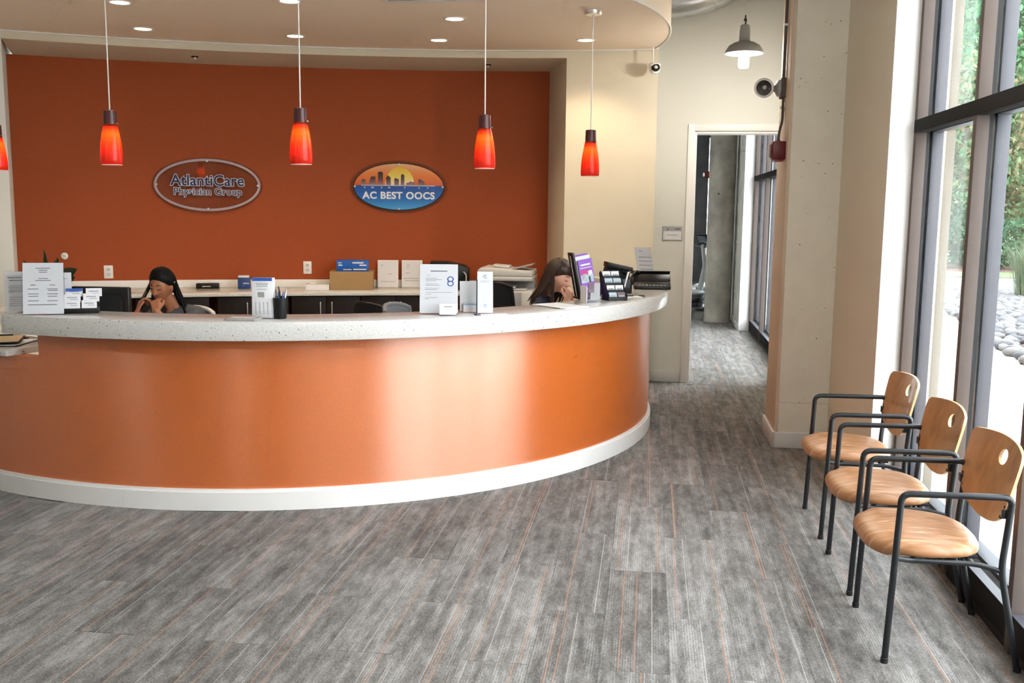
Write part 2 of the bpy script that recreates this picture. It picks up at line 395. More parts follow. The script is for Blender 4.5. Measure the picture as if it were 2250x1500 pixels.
# ------------------------------------------------------------------ mesh helpers
def frames(pts):
    pts = [Vector(p) for p in pts]
    n = len(pts); T = []
    for i in range(n):
        a = pts[max(0, i - 1)]; b = pts[min(n - 1, i + 1)]
        t = (b - a); T.append(t.normalized() if t.length > 1e-9 else Vector((0, 0, 1)))
    up = Vector((0, 0, 1)) if abs(T[0].z) < 0.9 else Vector((1, 0, 0))
    u = (up - T[0] * up.dot(T[0])).normalized(); out = []
    for t in T:
        u = (u - t * u.dot(t))
        u = u.normalized() if u.length > 1e-9 else t.orthogonal().normalized()
        out.append((u, t.cross(u)))
    return pts, T, out

class MB:
    """Collects shapes and links them as ONE mesh object."""
    def __init__(s): s.v = []; s.f = []
    def add(s, v, f):
        o = len(s.v); s.v += [tuple(p) for p in v]; s.f += [tuple(i + o for i in q) for q in f]; return s
    def box(s, c, d, R=None):
        hx, hy, hz = d[0] / 2, d[1] / 2, d[2] / 2
        v = [Vector((x, y, z)) for x in (-hx, hx) for y in (-hy, hy) for z in (-hz, hz)]
        if R is not None: v = [R @ p for p in v]
        v = [p + Vector(c) for p in v]
        return s.add(v, [(0, 1, 3, 2), (4, 6, 7, 5), (0, 4, 5, 1), (2, 3, 7, 6), (0, 2, 6, 4), (1, 5, 7, 3)])
    def box2(s, a, b):
        return s.box([(a[k] + b[k]) / 2 for k in range(3)], [abs(b[k] - a[k]) for k in range(3)])
    def prism(s, poly, z0, z1, M=None):
        n = len(poly)
        v = [Vector((x, y, z0)) for x, y in poly] + [Vector((x, y, z1)) for x, y in poly]
        if M is not None: v = [M @ p for p in v]
        f = [tuple(range(n - 1, -1, -1)), tuple(range(n, 2 * n))] + [(i, (i + 1) % n, n + (i + 1) % n, n + i) for i in range(n)]
        return s.add(v, f)
    def tube(s, pts, r, n=10, caps=True):
        pts, T, F = frames(pts)
        rr = r if isinstance(r, (list, tuple)) else [r] * len(pts)
        v = []
        for p, (a, b), q in zip(pts, F, rr):
            for k in range(n):
                t = 2 * PI * k / n
                v.append(p + a * (q * math.cos(t)) + b * (q * math.sin(t)))
        f = []
        for i in range(len(pts) - 1):
            for k in range(n):
                f.append((i * n + k, i * n + (k + 1) % n, (i + 1) * n + (k + 1) % n, (i + 1) * n + k))
        if caps:
            f.append(tuple(range(n - 1, -1, -1))); f.append(tuple((len(pts) - 1) * n + k for k in range(n)))
        return s.add(v, f)
    def lathe(s, prof, n=24, M=None, closed=False, caps=(True, True)):
        v = []; f = []
        for r, z in prof:
            for k in range(n):
                t = 2 * PI * k / n; p = Vector((r * math.cos(t), r * math.sin(t), z)); v.append(M @ p if M is not None else p)
        m = len(prof)
        for i in range(m - 1 if not closed else m):
            j = (i + 1) % m
            for k in range(n): f.append((i * n + k, i * n + (k + 1) % n, j * n + (k + 1) % n, j * n + k))
        if not closed:
            if prof[0][0] > 1e-6 and caps[0]: f.append(tuple(range(n - 1, -1, -1)))
            if prof[-1][0] > 1e-6 and caps[1]: f.append(tuple((m - 1) * n + k for k in range(n)))
        return s.add(v, f)
    def sphere(s, c, r, n=16, m=10, R=None):
        r = r if isinstance(r, (list, tuple)) else (r, r, r); v = []; f = []
        for i in range(m + 1):
            th = PI * i / m
            for k in range(n):
                ph = 2 * PI * k / n
                p = Vector((r[0] * math.sin(th) * math.cos(ph), r[1] * math.sin(th) * math.sin(ph), r[2] * math.cos(th)))
                if R is not None: p = R @ p
                v.append(p + Vector(c))
        for i in range(m):
            for k in range(n): f.append(((i + 1) * n + k, (i + 1) * n + (k + 1) % n, i * n + (k + 1) % n, i * n + k))
        return s.add(v, f)
    def capsule(s, p0, p1, r0, r1, n=12, m=4):
        p0 = Vector(p0); p1 = Vector(p1); d = (p1 - p0); L = d.length
        t = d.normalized() if L > 1e-6 else Vector((0, 0, 1))
        u = t.orthogonal().normalized(); w = t.cross(u); rings = []
        for i in range(m + 1):
            a = PI / 2 * (1 - i / m); rings.append((p0 - t * r0 * math.sin(a), max(1e-4, r0 * math.cos(a))))
        for i in range(m + 1):
            a = PI / 2 * i / m; rings.append((p1 + t * r1 * math.sin(a), max(1e-4, r1 * math.cos(a))))
        v = []; f = []
        for c, r in rings:
            for k in range(n):
                q = 2 * PI * k / n; v.append(c + u * (r * math.cos(q)) + w * (r * math.sin(q)))
        for i in range(len(rings) - 1):
            for k in range(n): f.append((i * n + k, i * n + (k + 1) % n, (i + 1) * n + (k + 1) % n, (i + 1) * n + k))
        f.append(tuple(range(n - 1, -1, -1))); f.append(tuple((len(rings) - 1) * n + k for k in range(n)))
        return s.add(v, f)
    def chain(s, pts, rad):
        for i in range(len(pts) - 1): s.capsule(pts[i], pts[i + 1], rad[i], rad[i + 1])
        return s
    def sector(s, c, R0, R1, a0, a1, z0, z1, n=64):
        """Closed curved slab between two radii (angles in degrees)."""
        A = [math.radians(a0 + (a1 - a0) * i / n) for i in range(n + 1)]
        v = []
        for a in A:
            for R, z in ((R0, z0), (R1, z0), (R1, z1), (R0, z1)):
                v.append((c[0] + R * math.cos(a), c[1] + R * math.sin(a), z))
        f = []
        for i in range(n):
            for k in range(4): f.append((i * 4 + k, i * 4 + (k + 1) % 4, (i + 1) * 4 + (k + 1) % 4, (i + 1) * 4 + k))
        f.append((3, 2, 1, 0)); f.append(tuple(n * 4 + k for k in range(4)))
        return s.add(v, f)
    def mesh(s, name):
        me = bpy.data.meshes.new(name); me.from_pydata(s.v, [], s.f); me.validate(); return me
    def build(s, name, m, parent=None, world=True, smooth=35, bevel=0.0, seg=2, label=None):
        v = s.v
        if parent is not None and world:
            inv = PMAT[parent.name].inverted(); v = [inv @ Vector(p) for p in v]
        me = bpy.data.meshes.new(name); me.from_pydata([tuple(p) for p in v], [], s.f)
        bm = bmesh.new(); bm.from_mesh(me)
        bmesh.ops.recalc_face_normals(bm, faces=bm.faces)
        if bevel > 0:
            ed = [e for e in bm.edges if len(e.link_faces) == 2 and e.calc_face_angle(0) > 0.6]
            bmesh.ops.bevel(bm, geom=ed, offset=bevel, segments=seg, profile=0.5, affect='EDGES', clamp_overlap=True)
        bm.to_mesh(me); bm.free()
        if smooth:
            me.polygons.foreach_set('use_smooth', [True] * len(me.polygons)); me.set_sharp_from_angle(angle=math.radians(smooth))
        return link(name, me, m, parent, label)

PMAT = {}
def link(name, me, m, parent=None, label=None):
    o = bpy.data.objects.new(name, me); COL.objects.link(o)
    if m is not None and not me.materials: me.materials.append(MATS[m] if isinstance(m, str) else m)
    if parent is not None: o.parent = parent
    if label: o['label'] = label
    PMAT[o.name] = Matrix.Identity(4) if parent is None else PMAT[parent.name].copy()
    return o

def thing(name, label, cat, loc=(0, 0, 0), rz=0.0, group=None, kind=None):
    o = bpy.data.objects.new(name, None); COL.objects.link(o); o.empty_display_size = 0.1
    o.location = loc; o.rotation_euler = (0, 0, rz)
    PMAT[o.name] = Matrix.Translation(loc) @ Matrix.Rotation(rz, 4, 'Z')
    return tag(o, label, cat, group, kind)

def tag(o, label=None, cat=None, group=None, kind=None):
    if label: o['label'] = label
    if cat: o['category'] = cat
    if group: o['group'] = group
    if kind: o['kind'] = kind
    return o

def struct(o, label=None, cat=None):
    return tag(o, label, cat, kind='structure')

def copy_tree(o, loc, rz, label, parent=None):
    c = o.copy(); COL.objects.link(c); c.location = loc; c.rotation_euler = (0, 0, rz); c['label'] = label
    for ch in [q for q in bpy.data.objects if q.parent == o]:
        d = ch.copy(); COL.objects.link(d); d.parent = c
        for g in [q for q in bpy.data.objects if q.parent == ch]:
            e = g.copy(); COL.objects.link(e); e.parent = d
    return c

def remeshed(mb, name, m, parent, voxel=0.005, smooth=3, label=None):
    """Fuses overlapping closed shapes into one continuous skin."""
    me = mb.mesh('tmp'); o = bpy.data.objects.new('tmp', me); COL.objects.link(o)
    bm = bmesh.new(); bm.from_mesh(me); bmesh.ops.recalc_face_normals(bm, faces=bm.faces); bm.to_mesh(me); bm.free()
    r = o.modifiers.new('r', 'REMESH'); r.mode = 'VOXEL'; r.voxel_size = voxel
    s_ = o.modifiers.new('s', 'SMOOTH'); s_.iterations = smooth; s_.factor = 0.5
    dg = bpy.context.evaluated_depsgraph_get()
    me2 = bpy.data.meshes.new_from_object(o.evaluated_get(dg)); bpy.data.objects.remove(o)
    inv = PMAT[parent.name].inverted() if parent is not None else Matrix.Identity(4)
    me2.transform(inv); me2.name = name
    me2.materials.clear()
    me2.polygons.foreach_set('use_smooth', [True] * len(me2.polygons))
    return link(name, me2, m, parent, label)

def text_mesh(txt, size, offset=0.0, extrude=0.0, space=1.0, xs=1.0, align='CENTER'):
    cu = bpy.data.curves.new('t', 'FONT'); cu.body = txt; cu.size = size; cu.align_x = align; cu.align_y = 'CENTER'
    cu.offset = offset; cu.extrude = extrude; cu.space_character = space; cu.resolution_u = 4
    o = bpy.data.objects.new('t', cu); COL.objects.link(o)
    dg = bpy.context.evaluated_depsgraph_get()
    me = bpy.data.meshes.new_from_object(o.evaluated_get(dg)); bpy.data.objects.remove(o)
    me.materials.clear()
    # text lies in local XY; stand it up facing -Y
    me.transform(Matrix(((xs, 0, 0, 0), (0, 0, -1, 0), (0, 1, 0, 0), (0, 0, 0, 1))))
    return me

def letters(me, m, parent, loc):
    """One object per character of a text mesh."""
    bm = bmesh.new(); bm.from_mesh(me); bm.verts.ensure_lookup_table(); seen = set(); isl = []
    for v in bm.verts:
        if v.index in seen: continue
        st = [v]; grp = []
        seen.add(v.index)
        while st:
            a = st.pop(); grp.append(a.index)
            for e in a.link_edges:
                b = e.other_vert(a)
                if b.index not in seen: seen.add(b.index); st.append(b)
        isl.append(grp)
    X = [[min(me.vertices[i].co.x for i in g_), max(me.vertices[i].co.x for i in g_), g_] for g_ in isl]; X.sort(key=lambda t: t[0])
    out = []
    for a in X:
        if out and a[0] < out[-1][1] - 0.35 * (a[1] - a[0]): out[-1][1] = max(out[-1][1], a[1]); out[-1][2] = out[-1][2] + a[2]
        else: out.append(a)
    for a in out:
        keep = {i: k for k, i in enumerate(a[2])}
        nm = bpy.data.meshes.new('letter'); nm.from_pydata([tuple(me.vertices[i].co) for i in a[2]], [], [tuple(keep[i] for i in p.vertices) for p in me.polygons if p.vertices[0] in keep])
        o = link('letter', nm, m, parent); o.location = loc
    bm.free()

def RX(a): return Matrix.Rotation(math.radians(a), 3, 'X')
def RY(a): return Matrix.Rotation(math.radians(a), 3, 'Y')
def RZ(a): return Matrix.Rotation(math.radians(a), 3, 'Z')

def arc(pts_from, pts_to, c, R, n):
    """Points of circle (c, R) from x=pts_from to x=pts_to on its far (+Y) side."""
    return [(pts_from + (pts_to - pts_from) * i / n, c[1] + math.sqrt(R * R - (pts_from + (pts_to - pts_from) * i / n - c[0]) ** 2)) for i in range(n + 1)]

def rounded_rect(w, h, r, n=5):
    out = []
    for cx, cy, a0 in ((w / 2 - r, h / 2 - r, 0), (-w / 2 + r, h / 2 - r, 90), (-w / 2 + r, -h / 2 + r, 180), (w / 2 - r, -h / 2 + r, 270)):
        for i in range(n + 1):
            a = math.radians(a0 + 90 * i / n); out.append((cx + r * math.cos(a), cy + r * math.sin(a)))
    return out

def bend(pts, r, n=5):
    """Round the corners of a polyline."""
    P = [Vector(p) for p in pts]; out = [P[0]]
    for i in range(1, len(P) - 1):
        a = (P[i - 1] - P[i]); b = (P[i + 1] - P[i]); q = min(r, a.length * 0.49, b.length * 0.49)
        s = P[i] + a.normalized() * q; e = P[i] + b.normalized() * q
        for k in range(n + 1):
            t = k / n; out.append(s * (1 - t) ** 2 + P[i] * 2 * t * (1 - t) + e * t * t)
    out.append(P[-1]); return out

# ------------------------------------------------------------------ the room
OWC, OWR = (-0.25, -1.42), 11.64       # curved orange wall at the back of the niche
HWC, HWR = (-0.49, -0.07), 9.38        # curved wall that frames the niche
DC = (-2.78, 7.82)                     # centre of the round reception desk
ZC = 4.4                               # open ceiling height
def wall_y(x): return OWC[1] + math.sqrt(OWR ** 2 - (x - OWC[0]) ** 2)
def wall_rz(x):                        # heading of something hung on the orange wall
    return -math.atan2(x - OWC[0], wall_y(x) - OWC[1])

fl = MB(); fl.box2((-9, -9, -0.12), (1.44, 24.2, -0.006))
floor = struct(fl.build('floor', 'subfloor', smooth=0))
tile = MB(); tile.box((0, 0, -0.003), (0.2617, 1.0292, 0.006))
tile_me = tile.mesh('carpet_tile'); tile_me.materials.append(MATS['carpet'])
def carpet(x, y):
    o = bpy.data.objects.new('carpet_tile', tile_me); COL.objects.link(o); o.parent = floor
    o.location = (x, y, random.uniform(-0.0006, 0.0006))
TW, TL = 0.2625, 1.03
for i in range(0, 27):
    xc = 1.30 - i * TW
    oy = 0.515 * (i % 2)
    for j in range(0, 14):
        yc = 1.4 + oy + j * TL
        if yc > 9.6:
            if not (0.0 < xc and yc < 15.9): continue
        d = math.hypot(xc - DC[0], yc - DC[1])
        if d < 2.45 and yc < 9.5: continue
        if yc > 5.6 and xc < -3.6: continue
        if xc < -0.1 and yc > 8.4: continue
        if xc < -2.5 - (yc - 1.4) * 0.75 : continue
        carpet(xc, yc)
    
cg = MB(); cg.box2((-9, -9, ZC), (1.8, 24.2, ZC + 0.1)); struct(cg.build('ceiling', 'ceiling_grey', smooth=0))

# orange niche wall
poly = arc(-6.25, -1.0, OWC, OWR, 40); outer = [(x, y + 0.12) for x, y in reversed(poly)]
w = MB(); w.prism(poly + outer, 0, 3.08); struct(w.build('wall_back', 'wall_orange', smooth=30))
# framing wall: right pier, left pier and header
fr = arc(-0.81, 0.03, HWC, HWR, 8)
w = MB(); w.prism(fr + [(0.03, 9.9), (0.03, 10.5), (-1.02, 10.5), (-1.06, 10.2)], 0, ZC); struct(w.build('wall_pier', 'cream_paint', smooth=30))
fl_ = arc(-8.4, -5.49, HWC, HWR, 20)
w = MB(); w.prism(fl_ + [(-6.025, 8.69), (-6.2, 9.2), (-8.4, 9.2)], 0, ZC); struct(w.build('wall_left_pier', 'pale_paint', smooth=30))
fh = arc(-5.49, -0.81, HWC, HWR, 40); bh = arc(-6.05, -1.06, OWC, OWR + 0.15, 40)
w = MB(); w.prism(fh + list(reversed(bh)), 3.08, ZC); struct(w.build('wall_header', 'cream_paint', smooth=30))
# dropped soffit over the desk
SC, SR = (-2.9, 8.4), 3.02
rim = [(SC[0] + SR * math.cos(math.radians(a)), SC[1] + SR * math.sin(math.radians(a))) for a in np.linspace(16.5, -190, 90)]
back = arc(-5.9, 0.03, HWC, HWR - 0.004, 40)
rim = [p for p in rim if p[1] < HWC[1] + math.sqrt(max(0, HWR ** 2 - (p[0] - HWC[0]) ** 2)) - 0.01 or p[0] > 0.0]
w = MB(); w.prism(rim + [p for p in back if p[0] > rim[-1][0] + 0.02], 3.15, 3.62); soff = struct(w.build('ceiling_soffit', 'soffit_paint_bounce', smooth=30))
tr = MB(); tr.tube([(x, y - 0.012, 3.147) for x, y in arc(-5.6, 0.03, HWC, HWR, 60)], 0.008, 6); struct(tr.build('trim_1', 'trim_white'))
tr = MB(); tr.tube([(SC[0] + (SR + 0.0) * math.cos(math.radians(a)), SC[1] + SR * math.sin(math.radians(a)), 3.15) for a in np.linspace(16.5, -60, 50)], 0.007, 6); struct(tr.build('trim_2', 'trim_white'))

# wall with the open doorway
w = MB(); w.box2((0.03, 9.75, 0), (0.42, 9.9, ZC)); w.box2((0.42, 9.75, 2.44), (1.36, 9.9, ZC)); w.box2((1.36, 9.75, 0), (1.75, 9.9, ZC))
struct(w.build('wall_hall', 'pale_paint', smooth=0))
door = thing('door_1', None, None, (0.89, 9.75, 0)); struct(door)
for nm, a, b in (('door_jamb', (0.335, 9.728, 0), (0.40, 9.752, 2.515)), ('door_jamb', (1.36, 9.728, 0), (1.43, 9.752, 2.515)), ('door_head', (0.40, 9.728, 2.45), (1.36, 9.752, 2.515)),
                 ('door_lining', (0.395, 9.74, 0), (0.422, 9.92, 2.44)), ('door_lining', (1.355, 9.74, 0), (1.375, 9.92, 2.44)), ('door_lining', (0.422, 9.74, 2.425), (1.355, 9.92, 2.445))):
    q = MB(); q.box2(a, b); q.build(nm, 'trim_white', door, bevel=0.004)
q = MB(); q.box2((0.045, 9.735, 0), (0.333, 9.75, 0.11)); struct(q.build('baseboard_hall', 'base_grey', bevel=0.003))

# painted concrete column, furred facade pier beside it
col = thing('wall_column', None, None, (1.15, 7.14, 0)); struct(col)
q = MB(); q.box2((0.955, 7.14, 0), (1.34, 7.75, ZC)); q.build('column_shaft', 'column_paint', col, bevel=0.006)
q = MB(); q.box2((0.935, 7.16, 0), (0.957, 7.72, ZC)); q.build('form_board', 'formed_edge', col, bevel=0.002)
for zz in (0.33,):
    q = MB(); q.box2((0.957, 7.1385, zz), (1.30, 7.1415, zz + 0.004)); q.build('form_seam', 'formed_edge', col, smooth=0)
q = MB(); q.box2((0.915, 7.122, 0), (1.30, 7.142, 0.115)); q.box2((0.915, 7.122, 0), (0.935, 7.74, 0.115)); struct(q.build('baseboard_column', 'base_grey', bevel=0.004))
q = MB(); q.box2((1.30, 5.772, 0), (1.60, 9.75, ZC)); struct(q.build('wall_right', 'cream_paint', smooth=0))
q = MB(); q.box2((1.296, 5.758, 0), (1.595, 5.772, ZC)); struct(q.build('wall_return', 'white_paint', smooth=0))
q = MB(); q.box2((1.284, 5.78, 0), (1.30, 7.122, 0.115)); struct(q.build('baseboard_right', 'base_grey', bevel=0.003))
q = MB(); q.box2((1.42, -9, 3.95), (1.75, 5.758, ZC)); struct(q.build('wall_lintel', 'cream_paint', smooth=0))
q = MB(); q.box2((-9, -9.1, 0), (1.8, -9.0, ZC)); struct(q.build('wall_rear', 'pale_paint', smooth=0))
q = MB(); q.box2((-9.1, -9, 0), (-8.4, 9.2, ZC)); struct(q.build('wall_left', 'pale_paint', smooth=0))
q = MB(); q.box2((1.42, -9, 0), (1.75, 1.715, ZC)); struct(q.build('wall_corner', 'cream_paint', smooth=0))

# rooms beyond the doorway
q = MB(); q.box2((1.29, 14.195, 0), (1.75, 17.2, ZC)); struct(q.build('wall_hall_pier', 'pale_paint', smooth=0))
q = MB(); q.box2((1.286, 14.18, 0), (1.75, 14.195, ZC)); struct(q.build('wall_hall_return', 'white_paint', smooth=0))
q = MB(); q.box2((1.272, 14.2, 0), (1.29, 15.2, 0.11)); struct(q.build('baseboard_hall_pier', 'base_grey', bevel=0.003))
q = MB(); q.box2((-3.0, 24.0, 0), (1.335, 24.2, ZC)); struct(q.build('wall_hall_end', 'dark_concrete', smooth=0))
q = MB(); q.box2((-3.2, 10.5, 0), (-3.0, 24.2, ZC)); struct(q.build('wall_hall_left', 'pale_paint', smooth=0))
q = MB(); q.box2((1.42, 9.9, 3.6), (1.75, 24.2, ZC)); q.box2((1.42, 22.5, 0), (1.75, 24.2, ZC)); struct(q.build('wall_hall_right', 'pale_paint', smooth=0))
q = MB(); q.box2((1.335, 24.02, 0), (1.44, 24.2, 0.15)); q.box2((1.335, 24.02, 3.4), (1.44, 24.2, ZC)); struct(q.build('trim_3', 'bronze_frame', smooth=0))
q = MB(); q.lathe([(0.215, 0), (0.20, 0.05), (0.20, ZC)], 40, Matrix.Translation((1.06, 15.32, 0))); struct(q.build('wall_round_column', 'raw_concrete', smooth=40))

# ------------------------------------------------------------------ glazed facade
def window(name, ys, ztop, transoms, sill=0.16):
    wn = thing(name, None, None, (1.44, min(ys), 0)); struct(wn)
    for y in ys:
        q = MB(); q.box2((1.425, y - 0.024, 0), (1.482, y + 0.024, ztop)); q.build('mullion', 'bronze_frame', wn, bevel=0.003)
        q = MB(); q.box2((1.482, y - 0.020, sill), (1.500, y + 0.020, ztop)); q.build('gasket', 'gasket_black', wn, smooth=0)
        q = MB(); q.box2((1.512, y - 0.026, 0), (1.572, y + 0.026, ztop)); q.build('mullion_cap', 'alu_cap', wn, bevel=0.003)
    y0, y1 = min(ys), max(ys)
    for z in transoms:
        q = MB(); q.box2((1.418, y0, z - 0.034), (1.482, y1, z + 0.034)); q.build('transom', 'sill_dark', wn, bevel=0.003)
        q = MB(); q.box2((1.482, y0, z - 0.028), (1.500, y1, z + 0.028)); q.build('gasket', 'gasket_black', wn, smooth=0)
        q = MB(); q.box2((1.512, y0, z - 0.03), (1.572, y1, z + 0.03)); q.build('transom_cap', 'alu_cap', wn, bevel=0.003)
    q = MB(); q.box2((1.430, y0, 0.035), (1.515, y1, sill)); q.build('sill', 'sill_dark', wn, bevel=0.004)
    q = MB(); q.box2((1.438, y0, -0.11), (1.515, y1, 0.04)); q.build('sill_toe', 'gasket_black', wn, smooth=0)
    q = MB(); q.box2((1.426, y0, sill), (1.470, y1, sill + 0.004)); q.build('sill_ledge', 'alu_cap', wn, smooth=0)
    q = MB(); q.box2((1.512, y0, -0.1), (1.585, y1, sill + 0.012)); q.build('sill_cap', 'alu_cap', wn, bevel=0.003)
    zz = [sill] + list(transoms) + [ztop]
    ys = sorted(ys)
    for a, b in zip(ys[:-1], ys[1:]):
        for c, d in zip(zz[:-1], zz[1:]):
            q = MB(); q.box2((1.503, a, c), (1.509, b, d)); q.build('pane', 'window_glass', wn, smooth=0)
    return wn
window('window_1', [5.735, 4.72, 3.87, 2.80, 1.74], 3.95, [2.165])
window('window_2', [14.15, 12.85, 11.55, 10.25, 9.92], 3.6, [2.14])
window('window_3', [17.25, 19.0, 20.75, 22.45], 3.6, [2.14])
w4 = thing('window_4', None, None, (1.26, 24.1, 0)); struct(w4)
q = MB(); q.box2((1.335, 24.09, 0.15), (1.44, 24.096, 3.4)); q.build('pane', 'window_glass', w4, smooth=0)

# ------------------------------------------------------------------ reception desk
desk = thing('reception_desk', 'curved orange reception desk with white base board', 'desk', (DC[0], DC[1], 0))
q = MB(); q.sector(DC, 2.72, 2.80, 29, -170, 0.0, 0.825, 150); q.build('front_panel', 'desk_orange', desk, smooth=30, label='pearly orange vinyl panel')
q = MB(); q.sector(DC, 2.72, 2.80, 29, -103.6, 0.825, 0.975, 100); q.build('upper_panel', 'desk_orange', desk, smooth=30)
angs = [29, -10, -50.5, -92.5, -137, -170]
for k in range(5):
    q = MB(); q.sector(DC, 2.80, 2.822, angs[k] - 0.01, angs[k + 1] + 0.01, 0.0, 0.105, 36); q.sector(DC, 2.80, 2.812, angs[k] - 0.01, angs[k + 1] + 0.01, 0.105, 0.122, 36)
    q.build('base_board', 'trim_white', desk, smooth=30)
q = MB(); q.sector(DC, 2.16, 2.72, 20, -60, 0.70, 0.74, 60); q.build('work_surface', 'trim_white', desk, smooth=30)
q = MB(); q.sector(DC, 1.50, 2.72, -60.2, -168, 0.70, 0.74, 90); q.build('work_surface', 'trim_white', desk, smooth=30)
for a in (18, -45, -75, -140, -165):
    q = MB(); q.sector(DC, 2.15, 2.70, a - 0.5, a + 0.5, 0.0, 0.70, 1); q.build('desk_support', 'espresso', desk, smooth=0)
q = MB(); q.sector(DC, 2.55, 2.935, 29.5, -106.0, 0.976, 1.08, 140)
ct = q.build('reception_countertop', 'quartz', None, smooth=30, bevel=0.004)
tag(ct, 'raised white speckled quartz countertop on the curved desk', 'countertop')
q = MB(); q.sector(DC, 2.40, 2.862, -107.4, -169, 0.826, 0.862, 60)
sh = q.build('writing_shelf', 'quartz', None, smooth=30, bevel=0.003)
tag(sh, 'low speckled quartz writing shelf at the left end of the desk', 'shelf')

# ------------------------------------------------------------------ back counter and its cabinets
BN = 36
wall_pts = arc(-5.8, -1.75, OWC, OWR - 0.004, BN)
def front_off(x, d0):
    t = (x + 6.0) / 4.25
    d = d0 + 0.22 * (1 - t)
    nx, ny = (x - OWC[0]) / OWR, (wall_y(x) - OWC[1]) / OWR
    return (x - nx * d, wall_y(x) - ny * d)
back_counter = thing('back_counter', 'long white counter with backsplash along the orange wall', 'counter', (-3.8, 9.2, 0.83))
q = MB(); q.prism([front_off(x, 0.55) for x, _ in wall_pts] + list(reversed(wall_pts)), 0.83, 0.868); q.build('counter_slab', 'quartz', back_counter, smooth=30, bevel=0.003)
q = MB(); q.prism([front_off(x, 0.018 - 0.22 * (1 - (x + 6.0) / 4.25)) for x, _ in wall_pts] + list(reversed(wall_pts)), 0.868, 0.945); q.build('backsplash', 'trim_white', back_counter, smooth=30, bevel=0.002)

def cabinet(xc, wdt, label):
    f0 = front_off(xc - 0.01, 0.53); f1 = front_off(xc + 0.01, 0.53)
    rz = math.atan2(f1[1] - f0[1], f1[0] - f0[0]); p = front_off(xc, 0.53)
    c = thing('base_cabinet', label, 'cabinet', (p[0], p[1], 0), rz, 'dark cabinets under the back counter')
    q = MB(); q.box2((-wdt / 2, 0.02, 0.09), (wdt / 2, 0.36, 0.828)); q.build('carcass', 'espresso', c, world=False, bevel=0.002)
    q = MB(); q.box2((-wdt / 2, 0.06, 0), (wdt / 2, 0.36, 0.09)); q.build('toe_kick', 'gasket_black', c, world=False, smooth=0)
    for s in (-1, 1):
        q = MB(); q.box2((s * 0.003, 0, 0.095), (s * (wdt / 2 - 0.003), 0.02, 0.82))
        d = q.build('door', 'espresso', c, world=False, bevel=0.002)
        h = MB(); hx = s * 0.055
        h.tube(bend([(hx, -0.002, 0.625), (hx, -0.03, 0.625), (hx, -0.03, 0.765), (hx, -0.002, 0.765)], 0.012), 0.0065, 8)
        h.build('handle', 'steel', d, world=False)
for xc, lb in ((-5.45, 'dark cabinet unit at the far left, behind the monitor'), (-4.72, 'dark cabinet unit behind the woman on the phone'),
               (-3.99, 'dark cabinet unit right of the grey chair back'), (-3.29, 'dark cabinet unit behind the black pen cup'),
               (-2.60, 'dark cabinet unit left of the letter-size sign, under the cardboard box')):
    cabinet(xc, 0.665, lb)

# ------------------------------------------------------------------ wall signs
def oval(a, b, n=64): return [(a * math.cos(2 * PI * k / n), b * math.sin(2 * PI * k / n)) for k in range(n)]
def oval_prism(mb, a, b, y0, y1, n=64):
    P = oval(a, b, n); M = Matrix(((1, 0, 0, 0), (0, 0, 1, 0), (0, 1, 0, 0), (0, 0, 0, 1)))
    mb.prism(P, y0, y1, M); return mb
def screen_prism(mb, poly, y0, y1):
    mb.prism(poly, y0, y1, Matrix(((1, 0, 0, 0), (0, 0, 1, 0), (0, 1, 0, 0), (0, 0, 0, 1)))); return mb
def standoffs(par, a, b, y):
    for sx, sz in ((0, 1), (0, -1), (1, 0), (-1, 0)):
        q = MB(); q.lathe([(0.0, 0.0), (0.009, 0.0), (0.011, 0.004), (0.011, 0.012), (0.007, 0.013), (0.007, -y)], 14,
                          Matrix.Translation((sx * a, y - 0.012, sz * b)) @ Matrix.Rotation(-PI / 2, 4, 'X'))
        q.build('standoff', 'steel', par, world=False)

x1 = -4.42
s1 = thing('wall_sign', 'clear oval wall sign with silver ring and navy lettering', 'sign', (x1, wall_y(x1), 1.897), wall_rz(x1), 'oval signs on the orange wall')
q = MB(); oval_prism(q, 0.535, 0.272, -0.034, -0.028); q.build('acrylic_panel', 'sign_acrylic', s1, world=False, smooth=40)
q = MB(); P = [Vector((0.500 * math.cos(t), -0.0355, 0.247 * math.sin(t))) for t in np.linspace(0, 2 * PI, 97)]
n = len(P) - 1; ringv = []; ringf = []
for k in range(n):
    t = 2 * PI * k / n
    for (a, b, y) in ((0.512, 0.259, -0.034), (0.512, 0.259, -0.038), (0.488, 0.235, -0.038), (0.488, 0.235, -0.034)):
        ringv.append((a * math.cos(t), y, b * math.sin(t)))
for k in range(n):
    for j in range(4): ringf.append((k * 4 + j, k * 4 + (j + 1) % 4, ((k + 1) % n) * 4 + (j + 1) % 4, ((k + 1) % n) * 4 + j))
mat('sign_ring', (0.42, 0.34, 0.37), 0.4, metal=0.2, noise=0.05)
q.add(ringv, ringf); q.build('ring', 'sign_ring', s1, world=False, smooth=40)
mat('sign_white', (0.62, 0.60, 0.68), 0.5, noise=0.04)
mat('sign_navy', (0.012, 0.020, 0.085), 0.45, noise=0.06)
for txt, sz, zz, xs in (('AtlantiCare', 0.150, 0.040, 0.98), ('Physician Group', 0.098, -0.068, 1.0)):
    a = text_mesh(txt, sz, 0.0085 if sz > 0.12 else 0.006, 0.001, 1.02, xs); o = link('lettering_outline', a, 'sign_white', s1); o.location = (0, -0.0355, zz); o['kind'] = 'stuff'
    letters(text_mesh(txt, sz, 0.0018 if sz > 0.12 else 0.0, 0.0012, 1.02, xs), 'sign_navy', s1, (0, -0.0385, zz))
standoffs(s1, 0.486, 0.236, -0.040)

